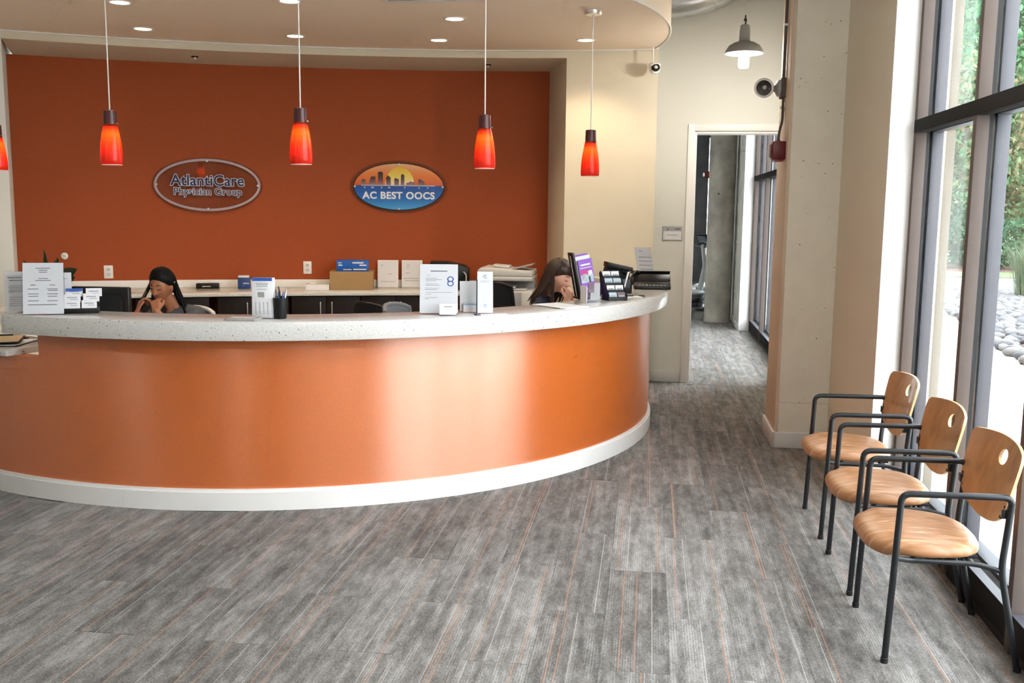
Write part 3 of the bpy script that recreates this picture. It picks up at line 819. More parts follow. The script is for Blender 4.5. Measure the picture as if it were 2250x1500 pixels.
x2 = -2.585
s2 = thing('wall_sign', 'oval wall sign with sunset skyline over blue and white lettering', 'sign', (x2, wall_y(x2), 1.905), wall_rz(x2), 'oval signs on the orange wall')
q = MB(); oval_prism(q, 0.500, 0.268, -0.030, -0.024); q.build('acrylic_panel', 'sign_acrylic', s2, world=False, smooth=40)
q = MB(); oval_prism(q, 0.468, 0.242, -0.034, -0.031); q.build('dark_rim', 'gasket_black', s2, world=False, smooth=40)
A_, B_ = 0.458, 0.234; HZ = 0.012
up = [(A_ * math.cos(t), B_ * math.sin(t)) for t in np.linspace(0, PI, 41)]
def clipz(z): return A_ * math.sqrt(max(0, 1 - (z / B_) ** 2))
t0 = math.asin(HZ / B_)
sky_p = [(A_ * math.cos(t), B_ * math.sin(t)) for t in np.linspace(t0, PI - t0, 41)]
sea_p = [(A_ * math.cos(t), B_ * math.sin(t)) for t in np.linspace(PI - t0, 2 * PI + t0, 41)]
mat_grad('print_sky', 'Z', [(0, (0.66, 0.10, 0.012)), (0.55, (0.80, 0.22, 0.04)), (1, (0.80, 0.45, 0.22))], 0.0, 0.235)
mat_grad('print_sea', 'Z', [(0, (0.06, 0.36, 0.72)), (0.45, (0.005, 0.14, 0.50)), (1, (0.006, 0.06, 0.32))], -0.235, 0.02)
mat_grad('print_sun', 'Z', [(0, (0.85, 0.80, 0.62)), (0.45, (0.85, 0.66, 0.12)), (1, (0.80, 0.48, 0.01))], 0.01, 0.20)
mat_grad('print_tower', 'Z', [(0, (0.36, 0.20, 0.20)), (0.5, (0.09, 0.035, 0.035)), (1, (0.008, 0.005, 0.005))], 0.012, 0.14)
q = MB(); screen_prism(q, sky_p, -0.036, -0.034); q.build('sky_print', 'print_sky', s2, world=False, smooth=0)
q = MB(); screen_prism(q, sea_p, -0.036, -0.034); q.build('sea_print', 'print_sea', s2, world=False, smooth=0)
sun = [(0.008 + 0.150 * math.cos(t), HZ + 0.190 * math.sin(t)) for t in np.linspace(0, PI, 31)]
q = MB(); screen_prism(q, sun, -0.0368, -0.0361); q.build('sun_print', 'print_sun', s2, world=False, smooth=0)
tow = [[(-.385, 0), (-.385, .05), (-.375, .062), (-.35, .062), (-.342, .05), (-.338, 0)],
       [(-.318, 0), (-.30, .04), (-.292, .075), (-.278, .09), (-.24, .09), (-.238, 0)],
       [(-.214, 0), (-.214, .13), (-.205, .138), (-.172, .138), (-.163, .13), (-.163, 0)],
       [(-.132, 0), (-.132, .085), (-.12, .09), (-.112, .106), (-.10, .09), (-.085, .085), (-.083, 0)],
       [(-.046, 0), (-.048, .065), (-.036, .078), (-.022, .07), (0, .065), (0.0, 0)],
       [(.018, 0), (.022, .105), (.03, .115), (.05, .112), (.056, .10), (.056, 0)],
       [(.072, 0), (.076, .028), (.105, .034), (.118, .046), (.13, .038), (.158, .036), (.165, 0)],
       [(.196, 0), (.20, .064), (.215, .068), (.245, .05), (.262, .042), (.262, 0)]]
for P in tow:
    q = MB(); screen_prism(q, [(x, HZ + z) for x, z in P], -0.0376, -0.0369); q.build('tower_print', 'print_tower', s2, world=False, smooth=0)
mat('print_pale', (0.45, 0.48, 0.60), 0.5, noise=0.05)
mat('print_white', (0.85, 0.87, 0.90), 0.5, noise=0.02)
q = MB(); screen_prism(q, [(-.385, HZ - .006), (.37, HZ - .006), (.37, HZ + .005), (-.385, HZ + .005)], -0.0384, -0.0377); q.build('shore_line', 'print_pale', s2, world=False, smooth=0)
for x, wd in ((-.352, .008), (-.27, .016), (-.178, .007), (-.10, .013), (.06, .007), (.205, .007), (.295, .007)):
    q = MB(); screen_prism(q, [(x + wd * math.cos(t), HZ - .022 + .006 * math.sin(t)) for t in np.linspace(0, 2 * PI, 11)[:-1]], -0.0378, -0.0361); q.build('glint_print', 'print_white', s2, world=False, smooth=0)
letters(text_mesh('AC BEST OOCS', 0.098, 0.0035, 0.001, 1.08, 1.03), 'print_white', s2, (-0.002, -0.0375, -0.093))
standoffs(s2, 0.450, 0.226, -0.040)

# outlets, thermostat
def outlet(x, z, label):
    o = thing('wall_outlet', label, 'outlet', (x, wall_y(x), z), wall_rz(x), 'outlets on the orange wall')
    q = MB(); q.box2((-0.042, -0.007, -0.065), (0.042, 0, 0.065)); q.build('cover_plate', 'trim_white', o, world=False, bevel=0.003)
    for s in (-1, 1):
        q = MB(); q.prism(rounded_rect(0.032, 0.028, 0.01), 0, 0.003, Matrix.Translation((0, -0.007, s * 0.025)) @ Matrix.Rotation(PI / 2, 4, 'X')); r = q.build('socket', 'light_grey', o, world=False)
        for t in (-1, 1):
            h = MB(); h.box((t * 0.006, -0.0102, s * 0.025 + 0.003), (0.002, 0.001, 0.008)); h.build('slot', 'ink', r, world=False, smooth=0)
outlet(-5.31, 1.03, 'white outlet plate on the orange wall above the monitor')
outlet(-3.505, 1.067, 'white outlet plate on the orange wall left of the cardboard box')
th = thing('thermostat', 'small round white wall button above the plant', 'thermostat', (-5.66, wall_y(-5.66), 1.19), wall_rz(-5.66))
q = MB(); q.lathe([(0.0, 0.014), (0.022, 0.013), (0.032, 0.008), (0.034, 0)], 24, Matrix.Rotation(PI / 2, 4, 'X')); q.build('housing', 'trim_white', th, world=False)
q = MB(); q.lathe([(0.0, 0.017), (0.010, 0.0165), (0.013, 0.012)], 16, Matrix.Rotation(PI / 2, 4, 'X')); q.build('dial', 'light_grey', th, world=False)
rs = thing('room_sign', 'grey and white room plate beside the doorway', 'sign', (0.214, 9.75, 1.47))
q = MB(); q.box2((-0.094, -0.012, -0.068), (0.094, 0, 0.068)); q.build('plate', 'mid_grey', rs, world=False, bevel=0.002)
q = MB(); q.box2((-0.088, -0.0145, -0.062), (0.088, -0.012, 0.022)); q.build('insert', 'paper', rs, world=False, smooth=0)
q = MB(); q.box((0, -0.015, -0.016), (0.10, 0.001, 0.008)); q.build('text_line', 'ink_grey', rs, world=False, smooth=0)
q = MB(); q.box((0.052, -0.0125, 0.045), (0.05, 0.001, 0.010)); q.lathe([(0.0, 0.0), (0.008, 0.0), (0.008, 0.001)], 12, Matrix.Translation((-0.045, -0.012, 0.040)) @ Matrix.Rotation(PI / 2, 4, 'X')); q.build('logo', 'ink', rs, world=False, smooth=0)

# ------------------------------------------------------------------ ceiling fittings
def light_data(name, kind, energy, color, **kw):
    l = bpy.data.lights.new(name, kind); l.energy = energy; l.color = color
    for k, v in kw.items(): setattr(l, k, v)
    return l
down_l = light_data('downlight_beam', 'SPOT', LAMP_DOWN, (1.0, 0.78, 0.52), spot_size=math.radians(125), spot_blend=0.7, shadow_soft_size=0.06)
def downlight(x, y, label):
    d = thing('downlight', label, 'downlight', (x, y, 3.15), 0, 'recessed downlights in the soffit')
    q = MB(); q.lathe([(0.088, 0.0), (0.090, -0.004), (0.080, -0.007), (0.070, -0.004), (0.066, 0.0)], 32); q.build('trim_ring', 'trim_white', d, world=False)
    q = MB(); q.lathe([(0.066, -0.003), (0.05, -0.0015), (0.0, -0.0012)], 32); q.build('lamp', 'bulb_down', d, world=False)
    l = bpy.data.objects.new('downlight_beam', down_l); COL.objects.link(l); l.parent = d; l.location = (0, 0, -0.03)
for x, y, lb in ((-3.86, 6.9, 'ceiling downlight beside the leftmost full pendant cord, at the top edge'), (-4.24, 7.93, 'leftmost ceiling downlight of the back row'),
                 (-2.6, 6.97, 'ceiling downlight cut by the top edge above the second pendant cord'), (-3.08, 8.37, 'ceiling downlight crossed by the second pendant cord'),
                 (-1.55, 7.72, 'higher of the two ceiling downlights left of the third pendant cord'), (-1.88, 8.67, 'lower of the two ceiling downlights left of the third pendant cord'),
                 (-0.6, 8.77, 'rightmost ceiling downlight, behind the rightmost pendant cord')):
    downlight(x, y, lb)

pend_l = light_data('pendant_bulb', 'POINT', LAMP_PEND, (1.0, 0.70, 0.38), shadow_soft_size=0.018)
def pendant(x, y, zb, label):
    p = thing('pendant_lamp', label, 'lamp', (x, y, zb), 0, 'red glass pendants over the desk')
    H = 0.340
    prof = [(0.062, 0.0), (0.0685, 0.004), (0.070, 0.03), (0.0685, 0.08), (0.063, 0.14), (0.053, 0.20), (0.0435, 0.245), (0.039, 0.265)]
    inner = [(r - 0.004, z) for r, z in reversed(prof)]
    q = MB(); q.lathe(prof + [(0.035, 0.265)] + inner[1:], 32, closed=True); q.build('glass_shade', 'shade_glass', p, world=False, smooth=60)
    q = MB(); q.lathe([(0.0, 0.235), (0.036, 0.235), (0.036, 0.255), (0.041, 0.256), (0.040, 0.30), (0.0385, H), (0.02, H + 0.004), (0.0, H + 0.004)], 28); c = q.build('shade_holder', 'shade_cap', p, world=False, smooth=45)
    q = MB(); q.lathe([(0.0, 0.0), (0.004, 0.0), (0.004, 0.01)], 8, Matrix.Translation((0.040, 0, 0.262)) @ Matrix.Rotation(PI / 2, 4, 'Y')); q.build('set_screw', 'steel', c, world=False)
    q = MB(); q.lathe([(0.0, 0.115), (0.012, 0.12), (0.018, 0.14), (0.016, 0.165), (0.011, 0.19), (0.011, 0.236)], 16); q.build('bulb', 'bulb_warm', p, world=False)
    q = MB(); q.lathe([(0.0655, -0.001), (0.064, -0.002), (0.061, 0.002), (0.063, 0.003)], 32, closed=True); q.build('shade_lip', 'lamp_inside', p, world=False)
    q = MB(); q.tube([(0, 0, H), (0, 0, 3.128 - zb)], 0.0045, 8); q.build('cord', 'cord_white', p, world=False)
    q = MB(); q.lathe([(0.0, 3.120 - zb), (0.058, 3.120 - zb), (0.062, 3.126 - zb), (0.062, 3.15 - zb), (0.0, 3.15 - zb)], 28); q.build('ceiling_canopy', 'steel', p, world=False)
    l = bpy.data.objects.new('pendant_bulb', pend_l); COL.objects.link(l); l.parent = p; l.location = (0, 0, 0.165)
for x, y, z, lb in ((-4.972, 7.0, 1.946, 'red glass pendant cut off by the left edge'), (-3.458, 6.0, 1.95, 'red glass pendant hanging left of the navy-lettered sign'),
                    (-2.166, 5.95, 1.956, 'red glass pendant hanging between the two oval signs'), (-1.083, 6.4, 1.954, 'red glass pendant hanging right of the skyline sign'),
                    (-0.463, 7.5, 1.944, 'rightmost red glass pendant in front of the cream pier')):
    pendant(x, y, z, lb)

def shop_lamp(x, y, zb, label):
    p = thing('industrial_pendant', label, 'lamp', (x, y, zb), 0, 'industrial pendants')
    prof = [(0.155, 0.118), (0.157, 0.122), (0.150, 0.145), (0.125, 0.182), (0.085, 0.205), (0.050, 0.215), (0.044, 0.225), (0.043, 0.30), (0.036, 0.345), (0.02, 0.352), (0.0, 0.352)]
    inn = [(0.0, 0.205), (0.05, 0.205), (0.085, 0.195), (0.122, 0.173), (0.146, 0.142), (0.1525, 0.118)]
    q = MB(); q.lathe(prof, 40, caps=(False, True)); q.build('shade', 'lamp_grey', p, world=False, smooth=40)
    q = MB(); q.lathe(inn, 40, caps=(True, False)); q.build('reflector', 'lamp_inside', p, world=False, smooth=40)
    q = MB(); q.lathe([(0.0, 0.0), (0.034, 0.003), (0.042, 0.014), (0.043, 0.12), (0.042, 0.2), (0, 0.2)], 24); q.build('globe', 'bulb_white', p, world=False, smooth=50)
    q = MB(); q.tube([(0, 0, 0.352), (0.006, 0, 0.375), (0, 0, 0.392)], 0.006, 8); q.lathe([(0, 0.375), (0.012, 0.378), (0.013, 0.39), (0.006, 0.40), (0.005, 0.425), (0, 0.425)], 12); q.build('hanger', 'black_steel', p, world=False)
    q = MB(); q.tube([(0, 0, 0.42), (0, 0, ZC - zb)], 0.003, 6); q.build('cord', 'cord_white', p, world=False)
shop_lamp(0.724, 8.5, 2.862, 'grey metal dome pendant with bright bulb near the doorway')
for x, y, lb in ((0.35, 3.9, 'added unseen grey dome pendant above the waiting chairs'), (0.35, 1.6, 'added unseen grey dome pendant over the middle of the waiting room'), (0.35, -0.7, 'added unseen grey dome pendant behind the viewer'), (0.35, -3.0, 'added unseen grey dome pendant at the back of the waiting room'), (-2.4, 0.6, 'added unseen grey dome pendant left of the viewer'), (-4.9, 2.2, 'added unseen grey dome pendant far left of the desk')):  # unseen pendants added to brighten the column, walls and left of the desk
    shop_lamp(x, y, 2.862, lb)

# sprinkler discs in the niche ceiling
for x, y, lb in ((-4.287, 8.968, 'small dark sprinkler disc in the niche ceiling, left'), (-1.612, 9.676, 'small dark sprinkler disc in the niche ceiling, right')):
    s = thing('sprinkler', lb, 'sprinkler', (x, y, 3.08), 0, 'sprinklers')
    q = MB(); q.lathe([(0.034, 0), (0.036, -0.004), (0.028, -0.007), (0.0, -0.007)], 20); q.build('escutcheon', 'sill_dark', s, world=False)
    q = MB(); q.lathe([(0.008, -0.005), (0.008, -0.022), (0.014, -0.024), (0.014, -0.027), (0.0, -0.028)], 12); q.build('nozzle', 'steel', s, world=False)
# air grille at the very top
g = thing('air_grille', 'white rectangular air grille in the soffit at the top edge', 'vent', (-1.56, 6.86, 3.15), 0.0)
for a, b in (((-0.36, 0.14, -0.012), (0.36, 0.18, 0)), ((-0.36, -0.18, -0.012), (0.36, -0.14, 0)), ((-0.36, -0.14, -0.012), (-0.32, 0.14, 0)), ((0.32, -0.14, -0.012), (0.36, 0.14, 0))):
    q = MB(); q.box2(a, b); q.build('frame_bar', 'trim_white', g, world=False, bevel=0.002)
for k in range(7):
    q = MB(); q.box((0, -0.12 + k * 0.04, -0.006), (0.64, 0.022, 0.003), RX(35)); q.build('louvre', 'light_grey', g, world=False, smooth=0)

# spiral duct
dp = bend([(-0.3, 9.55, 3.63), (0.42, 9.55, 3.63), (0.95, 9.55, 3.98), (1.5, 9.55, 4.25)], 0.35, 8)
dp = [Vector(p) for p in dp if p[0] > 0.03]; dp.insert(0, Vector((0.032, 9.55, 3.63)))
dk = thing('spiral_duct', 'round galvanised duct bending up behind the soffit', 'duct', (0.4, 9.55, 3.45))
q = MB(); q.tube(dp, 0.17, 36); q.build('duct_pipe', 'galvanised', dk, smooth=40)
for i in (2, 6, 9):
    if i < len(dp) - 1:
        t = (dp[i + 1] - dp[i]).normalized(); q = MB(); q.tube([dp[i] - t * 0.008, dp[i] + t * 0.008], 0.174, 36); q.build('duct_seam', 'galvanised', dk, smooth=40)
q = MB(); q.tube([(0.115, 9.55, 3.455), (0.105, 9.36, 3.63), (0.105, 9.40, ZC)], 0.009, 6); q.build('hanger_strap', 'light_grey', dk)

# dome camera under the soffit
cd = thing('security_camera', 'small white dome security camera under the soffit end', 'camera', (-0.003, 9.16, 2.94))
q = MB(); q.tube([(-0.02, 9.16, 3.15), (-0.02, 9.16, 3.0)], 0.006, 8); q.build('drop_rod', 'trim_white', cd)
q = MB(); q.lathe([(0.0, 0.05), (0.042, 0.05), (0.054, 0.04), (0.054, 0.015), (0.046, -0.02), (0.028, -0.042), (0.0, -0.048)], 28, Matrix.Translation((-0.003, 9.16, 2.955))); q.build('housing', 'trim_white', cd)
q = MB(); q.sphere((0.006, 9.125, 2.962), (0.040, 0.030, 0.036), 18, 12); e = q.build('dome', 'black_plastic', cd)
q = MB(); q.lathe([(0.0, 0.006), (0.012, 0.005), (0.016, 0.0)], 16, Matrix.Translation((0.009, 9.096, 2.962)) @ Matrix.Rotation(PI / 2, 4, 'X')); q.build('lens', 'steel', e)

# emergency light, conduit and fire alarm on the column
em = thing('emergency_light', 'round emergency light head on the column edge', 'light', (0.935, 7.45, 2.58))
q = MB(); q.box2((0.900, 7.39, 2.505), (0.935, 7.51, 2.645)); q.build('junction_box', 'bronze_frame', em, bevel=0.004)
q = MB(); q.lathe([(0.0, 0.0), (0.062, 0.0), (0.058, 0.02), (0.028, 0.036), (0.018, 0.05), (0.0, 0.05)], 28, Matrix.Translation((0.900, 7.45, 2.575)) @ Matrix.Rotation(-PI / 2, 4, 'Y')); q.build('canopy', 'lamp_grey', em)
q = MB(); q.tube([(0.86, 7.45, 2.575), (0.835, 7.44, 2.572), (0.82, 7.44, 2.57)], 0.011, 10); q.build('swivel', 'lamp_grey', em)
Mh = Matrix.Translation((0.785, 7.42, 2.578)) @ Matrix.Rotation(math.radians(-18), 4, 'Z') @ Matrix.Rotation(PI / 2 + 0.25, 4, 'X')
q = MB(); q.lathe([(0.0, -0.075), (0.03, -0.07), (0.055, -0.045), (0.066, -0.005), (0.068, 0.012), (0.060, 0.014), (0.054, 0.008)], 32, Mh, caps=(True, False)); hd = q.build('lamp_head', 'trim_white', em)
q = MB(); q.lathe([(0.054, 0.008), (0.040, -0.018), (0.02, -0.035), (0.0, -0.04)], 28, Mh, caps=(False, True)); q.build('reflector', 'lamp_mirror', hd)
q = MB(); q.lathe([(0.069, 0.004), (0.071, 0.012), (0.066, 0.018), (0.056, 0.017), (0.055, 0.008)], 32, Mh, caps=(False, False)); q.build('rim', 'trim_white', hd)
q = MB(); q.sphere(Mh @ Vector((0, 0, -0.012)), 0.016, 12, 8); q.build('bulb', 'trim_white', hd)
q = MB(); q.lathe([(0.055, 0.011), (0.03, 0.017), (0.0, 0.019)], 28, Mh, caps=(False, True)); q.build('lens', 'window_glass', hd)
q = MB(); q.tube([(0.922, 7.45, ZC), (0.922, 7.45, 3.3), (0.922, 7.45, 2.64)], 0.011, 8); q.tube(bend([(0.922, 7.43, 2.51), (0.922, 7.42, 2.42), (0.918, 7.38, 2.34), (0.893, 7.33, 2.26), (0.887, 7.31, 2.20)], 0.05), 0.009, 8)
cn = q.build('conduit', 'bronze_frame', None); tag(cn, 'dark cable conduit running down the column edge to the red alarm', 'conduit')
for z in (3.02, 2.44):
    q = MB(); q.box2((0.905, 7.435, z - 0.008), (0.935, 7.465, z + 0.008)); q.build('conduit_clip', 'trim_white', cn, bevel=0.002)
fa = thing('fire_alarm', 'dark red fire alarm box on the near column edge', 'alarm', (0.935, 7.31, 2.13), 0, 'red fire alarms')
q = MB(); q.box2((0.842, 7.25, 2.062), (0.935, 7.37, 2.19)); b_ = q.build('housing', 'alarm_red', fa, bevel=0.008)
q = MB(); q.box2((0.832, 7.262, 2.08), (0.842, 7.358, 2.17)); q.build('face_plate', 'alarm_red', fa, bevel=0.003)
q = MB(); q.box2((0.858, 7.262, 2.048), (0.922, 7.36, 2.062)); q.build('horn_grille', 'alarm_lens', fa, bevel=0.003)
q = MB(); q.sphere((0.815, 7.31, 2.125), (0.014, 0.022, 0.028), 14, 10); q.build('strobe', 'acrylic', fa)
q = MB(); q.lathe([(0.014, 0), (0.014, 0.012), (0.010, 0.016), (0.010, 0.03)], 12, Matrix.Translation((0.887, 7.31, 2.188))); q.build('cable_gland', 'bronze_frame', fa)

# ------------------------------------------------------------------ waiting chairs (front towards -X)
def make_chair():
    t = thing('armchair', 'x', 'chair', (0, 0, 0), 0, 'plywood-back armchairs along the window')
    HY = 0.265; R = 0.0125
    # seat pad
    nx, ny = 26, 22; v = []; f = []
    def plan(u, s):                       # u 0 front .. 1 rear, s -1..1 across
        return s * (0.250 - 0.030 * u)
    top = []
    M_ = 40
    outline = []
    for k in range(M_):
        a = 2 * PI * k / M_
        c, s = math.cos(a), math.sin(a)
        ex = 2 / 3.2
        x = -0.115 - 0.220 * math.copysign(abs(c) ** ex, c)
        wy = 0.248 - 0.035 * max(0, (x + 0.115) / 0.22)
        y = wy * math.copysign(abs(s) ** ex, s); outline.append((x, y))
    rings = [(0.0, 0.482, 0.0), (0.35, 0.480, 0), (0.65, 0.475, 0), (0.86, 0.466, 0), (0.95, 0.456, 0), (0.99, 0.442, 0), (1.0, 0.430, 0), (0.985, 0.418, 0), (0.95, 0.412, 0), (0.0, 0.412, 0)]
    cx = -0.115
    q = MB(); vv = []
    for s, z, _ in rings:
        for (x, y) in outline:
            xx = cx + (x - cx) * max(s, 0.001); yy = y * max(s, 0.001)
            vv.append((xx, yy, z + 0.020 * (-(xx - cx)) - (0.012 * s * s if xx < -0.25 else 0)))
    ff = []
    for i in range(len(rings) - 1):
        for k in range(M_): ff.append((i * M_ + k, i * M_ + (k + 1) % M_, (i + 1) * M_ + (k + 1) % M_, (i + 1) * M_ + k))
    ff.append(tuple(range(M_))); ff.append(tuple((len(rings) - 1) * M_ + k for k in range(M_ - 1, -1, -1)))
    q.add(vv, ff); q.build('seat', 'seat_vinyl', t, world=False, smooth=60)
    q = MB(); q.box((-0.10, 0, 0.408), (0.34, 0.38, 0.012)); q.build('seat_board', 'soft_black', t, world=False, bevel=0.003)
    # frame: front leg, arm and rear post are one bent tube; rear foot splays back
    for s in (-1, 1):
        y = s * HY
        P = bend([(-0.265, y, 0.0), (-0.240, y, 0.664), (0.150, y, 0.668), (0.130, y, 0.40)], 0.035, 6)
        q = MB(); q.tube(P[:3], R, 12); q.build('front_leg', 'black_steel', t, world=False)
        q = MB(); q.tube(P[2:-2], R, 12); q.build('armrest', 'black_steel', t, world=False)
        q = MB(); q.tube(bend([P[-3], (0.128, y, 0.39), (0.212, y, 0.0)], 0.05, 6), R, 12); q.build('rear_leg', 'black_steel', t, world=False)
        q = MB(); q.tube(bend([(-0.249, y, 0.415), (-0.20, s * (HY - 0.02), 0.402), (0.05, s * (HY - 0.02), 0.402), (0.13, y, 0.385)], 0.04), 0.010, 10); q.build('side_rail', 'black_steel', t, world=False)
        for x, z in ((-0.265, 0.0), (0.212, 0.0)):
            q = MB(); q.lathe([(0.014, 0), (0.0145, 0.004), (0.0145, 0.02), (0.012, 0.022)], 12, Matrix.Translation((x, y, z))); q.build('glide', 'gasket_black', t, world=False)
    for x in (-0.17, 0.03):
        q = MB(); q.tube([(x, -HY + 0.02, 0.400), (x, HY - 0.02, 0.400)], 0.009, 10); q.build('cross_rail', 'black_steel', t, world=False)
    # bowed plywood back with a finger hole
    Z0, Z1, WT = 0.525, 0.838, 0.277
    def surf(y, z):
        k = (z - Z0) / (Z1 - Z0)
        return 0.102 + 0.068 * k + 0.040 * (1 - (y / WT) ** 2) * (0.4 + 0.6 * k)
    ol = []
    for a in np.linspace(0, 1, 15): ol.append((-0.235 + 0.47 * a, Z1 - 0.016 * (2 * a - 1) ** 2))          # top edge
    def corner(cy, cz, r, a0, a1, n=6): return [(cy + r * math.cos(math.radians(a0 + (a1 - a0) * k / n)), cz + r * math.sin(math.radians(a0 + (a1 - a0) * k / n))) for k in range(n + 1)]
    half = corner(0.277 - 0.042, Z1 - 0.056, 0.042, 80, 0) + [(0.274, 0.72), (0.269, 0.665), (0.262, 0.628), (0.246, 0.594), (0.216, 0.567), (0.172, 0.547), (0.112, 0.533), (0.05, 0.526)]
    ol = ol[1:-1] + half + [(0.0, 0.524)] + [(-y, z) for y, z in reversed(half)]
    # uniform outline -> bridged to the hole by radial rings
    hc = (-0.028, 0.764); hr = 0.030
    P2 = [Vector((a, b)) for a, b in ol]; NB = 96; ring = []; hole = []
    for k in range(NB):
        an = 2 * PI * k / NB; dx, dz = math.cos(an), math.sin(an); best = None
        for i in range(len(P2)):
            a, b = P2[i] - Vector(hc), P2[(i + 1) % len(P2)] - Vector(hc); e = b - a; den = dx * e.y - dz * e.x
            if abs(den) < 1e-12: continue
            t_ = (a.x * e.y - a.y * e.x) / den; u_ = (a.x * dz - a.y * dx) / den
            if t_ > 0 and -1e-9 <= u_ <= 1 + 1e-9 and (best is None or t_ < best): best = t_
        ring.append(Vector(hc) + Vector((dx, dz)) * best); hole.append(Vector(hc) + Vector((dx * 1.45, dz)) * hr)
    NR = 7; TH = 0.011
    q = MB(); vv = []
    for side in (0, 1):
        for j in range(NR + 1):
            for k in range(NB):
                p = hole[k].lerp(ring[k], (j / NR) ** 1.2); vv.append((surf(p.x, p.y) + side * TH, p.x, p.y))
    ff = []; S = (NR + 1) * NB
    for side in (0, 1):
        for j in range(NR):
            for k in range(NB):
                a = side * S + j * NB + k; b = side * S + j * NB + (k + 1) % NB; ff.append((a, b, b + NB, a + NB))
    q.add(vv, ff); bk = q.build('backrest', 'plywood', t, world=False, smooth=30)
    q = MB(); vv = []; ff = []
    for base, pts in ((0, ring), (2 * NB, hole)):
        for k in range(NB): vv.append((surf(pts[k].x, pts[k].y), pts[k].x, pts[k].y))
        for k in range(NB): vv.append((surf(pts[k].x, pts[k].y) + TH, pts[k].x, pts[k].y))
        for k in range(NB): ff.append((base + k, base + (k + 1) % NB, base + NB + (k + 1) % NB, base + NB + k))
    q.add(vv, ff); q.build('ply_edge', 'ply_edge', bk, world=False, smooth=50)
    for s in (-1, 1):
        for y, z in ((0.248, 0.625), (0.228, 0.583)):
            x = surf(s * y, z); q = MB(); q.lathe([(0.0, 0.003), (0.006, 0.002), (0.0075, 0.0), (0.0075, -0.03)], 12, Matrix.Translation((x, s * y, z)) @ Matrix.Rotation(-PI / 2, 4, 'Y')); q.build('bolt', 'black_steel', bk, world=False)
        q = MB(); q.box2((0.118, s * 0.240 - 0.006, 0.585), (0.140, s * 0.262 + 0.004, 0.620)); q.build('back_bracket', 'black_steel', t, world=False, bevel=0.003)
    return t
CX = 1.195
ch = make_chair(); ch.location = (CX, 3.96, 0); ch['label'] = 'plywood-back armchair nearest the viewer, beside the window'
copy_tree(ch, (CX, 4.625, 0), 0, 'plywood-back armchair in the middle of the three')
copy_tree(ch, (CX, 5.385, 0), 0, 'plywood-back armchair farthest from the viewer, beside the column')

# ------------------------------------------------------------------ office chairs behind the desk
def office_chair(label, loc, rz, wide, high, m_back, m_frame, group='office chairs'):
    """Faces -Y locally; backrest at +Y."""
    c = thing('office_chair', label, 'chair', loc, rz, group)
    q = MB()
    for k in range(5):
        a = 2 * PI * k / 5 + 0.3; q.tube([(0.03 * math.cos(a), 0.03 * math.sin(a), 0.10), (0.30 * math.cos(a), 0.30 * math.sin(a), 0.065)], [0.026, 0.016], 8)
    q.build('star_base', m_frame, c, world=False)
    for k in range(5):
        a = 2 * PI * k / 5 + 0.3; w_ = MB(); w_.lathe([(0.0, -0.022), (0.028, -0.022), (0.031, -0.012), (0.031, 0.012), (0.028, 0.022), (0.0, 0.022)], 16, Matrix.Translation((0.30 * math.cos(a), 0.30 * math.sin(a), 0.031)) @ Matrix.Rotation(PI / 2, 4, 'X')); w_.build('caster', 'black_plastic', c, world=False)
    q = MB(); q.lathe([(0.03, 0.09), (0.03, 0.22), (0.02, 0.22), (0.02, 0.40)], 16); q.build('gas_column', 'black_steel', c, world=False)
    q = MB(); q.prism(rounded_rect(0.48, 0.46, 0.09), 0.415, 0.475); q.build('seat', 'grey_fabric' if m_back != 'soft_black' else 'soft_black', c, world=False, bevel=0.018, seg=3)
    # curved shell back
    nx, nz = 18, 12; z0 = 0.55
    def bp(u, w, off):
        x = u * wide * (1.0 - 0.16 * w ** 2 - 0.05 * (1 - w) ** 2); z = z0 + (high - z0) * w - 0.035 * abs(u) ** 3 * w
        y = 0.235 - 0.07 * u * u + 0.05 * w - 0.04 * (w - 0.4) ** 2; return (x, y + off, z)
    vv = [bp(-1 + 2 * i / nx, j / nz, o) for o in (0, 0.028) for j in range(nz + 1) for i in range(nx + 1)]
    S = (nx + 1) * (nz + 1); ff = []
    for o in (0, 1):
        for j in range(nz):
            for i in range(nx): a = o * S + j * (nx + 1) + i; ff.append((a, a + 1, a + nx + 2, a + nx + 1))
    edge = [i for i in range(nx + 1)] + [(j) * (nx + 1) + nx for j in range(1, nz + 1)] + [nz * (nx + 1) + i for i in range(nx - 1, -1, -1)] + [j * (nx + 1) for j in range(nz - 1, 0, -1)]
    for k in range(len(edge)): a, b = edge[k], edge[(k + 1) % len(edge)]; ff.append((a, b, b + S, a + S))
    q = MB(); q.add(vv, ff); b = q.build('backrest', m_back, c, world=False, smooth=60)
    q = MB(); q.tube([bp(u, w, 0.014) for u, w in [(-1, k / 8) for k in range(9)] + [(-1 + 2 * k / 12, 1) for k in range(1, 13)] + [(1, 1 - k / 8) for k in range(1, 9)]], 0.017, 10); q.build('back_frame', m_frame, c, world=False)
    q = MB(); q.tube(bend([(0, 0.10, 0.40), (0, 0.30, 0.42), (0, 0.285, 0.72)], 0.06), 0.022, 10); q.build('back_bar', 'black_plastic', c, world=False)
    for s in (-1, 1):
        q = MB(); q.tube(bend([(s * 0.20, 0.03, 0.42), (s * 0.285, 0.03, 0.42), (s * 0.285, 0.03, 0.64)], 0.03), 0.014, 8); q.build('arm_post', 'black_plastic', c, world=False)
        q = MB(); q.prism(rounded_rect(0.07, 0.25, 0.03), 0.64, 0.667, Matrix.Translation((s * 0.285, 0.0, 0))); q.build('arm_pad', 'soft_black', c, world=False, bevel=0.008)
    return c
office_chair('grey office chair behind the woman on the phone', (-3.53, 6.93, 0), 0.0, 0.235, 0.905, 'grey_fabric', 'light_grey')
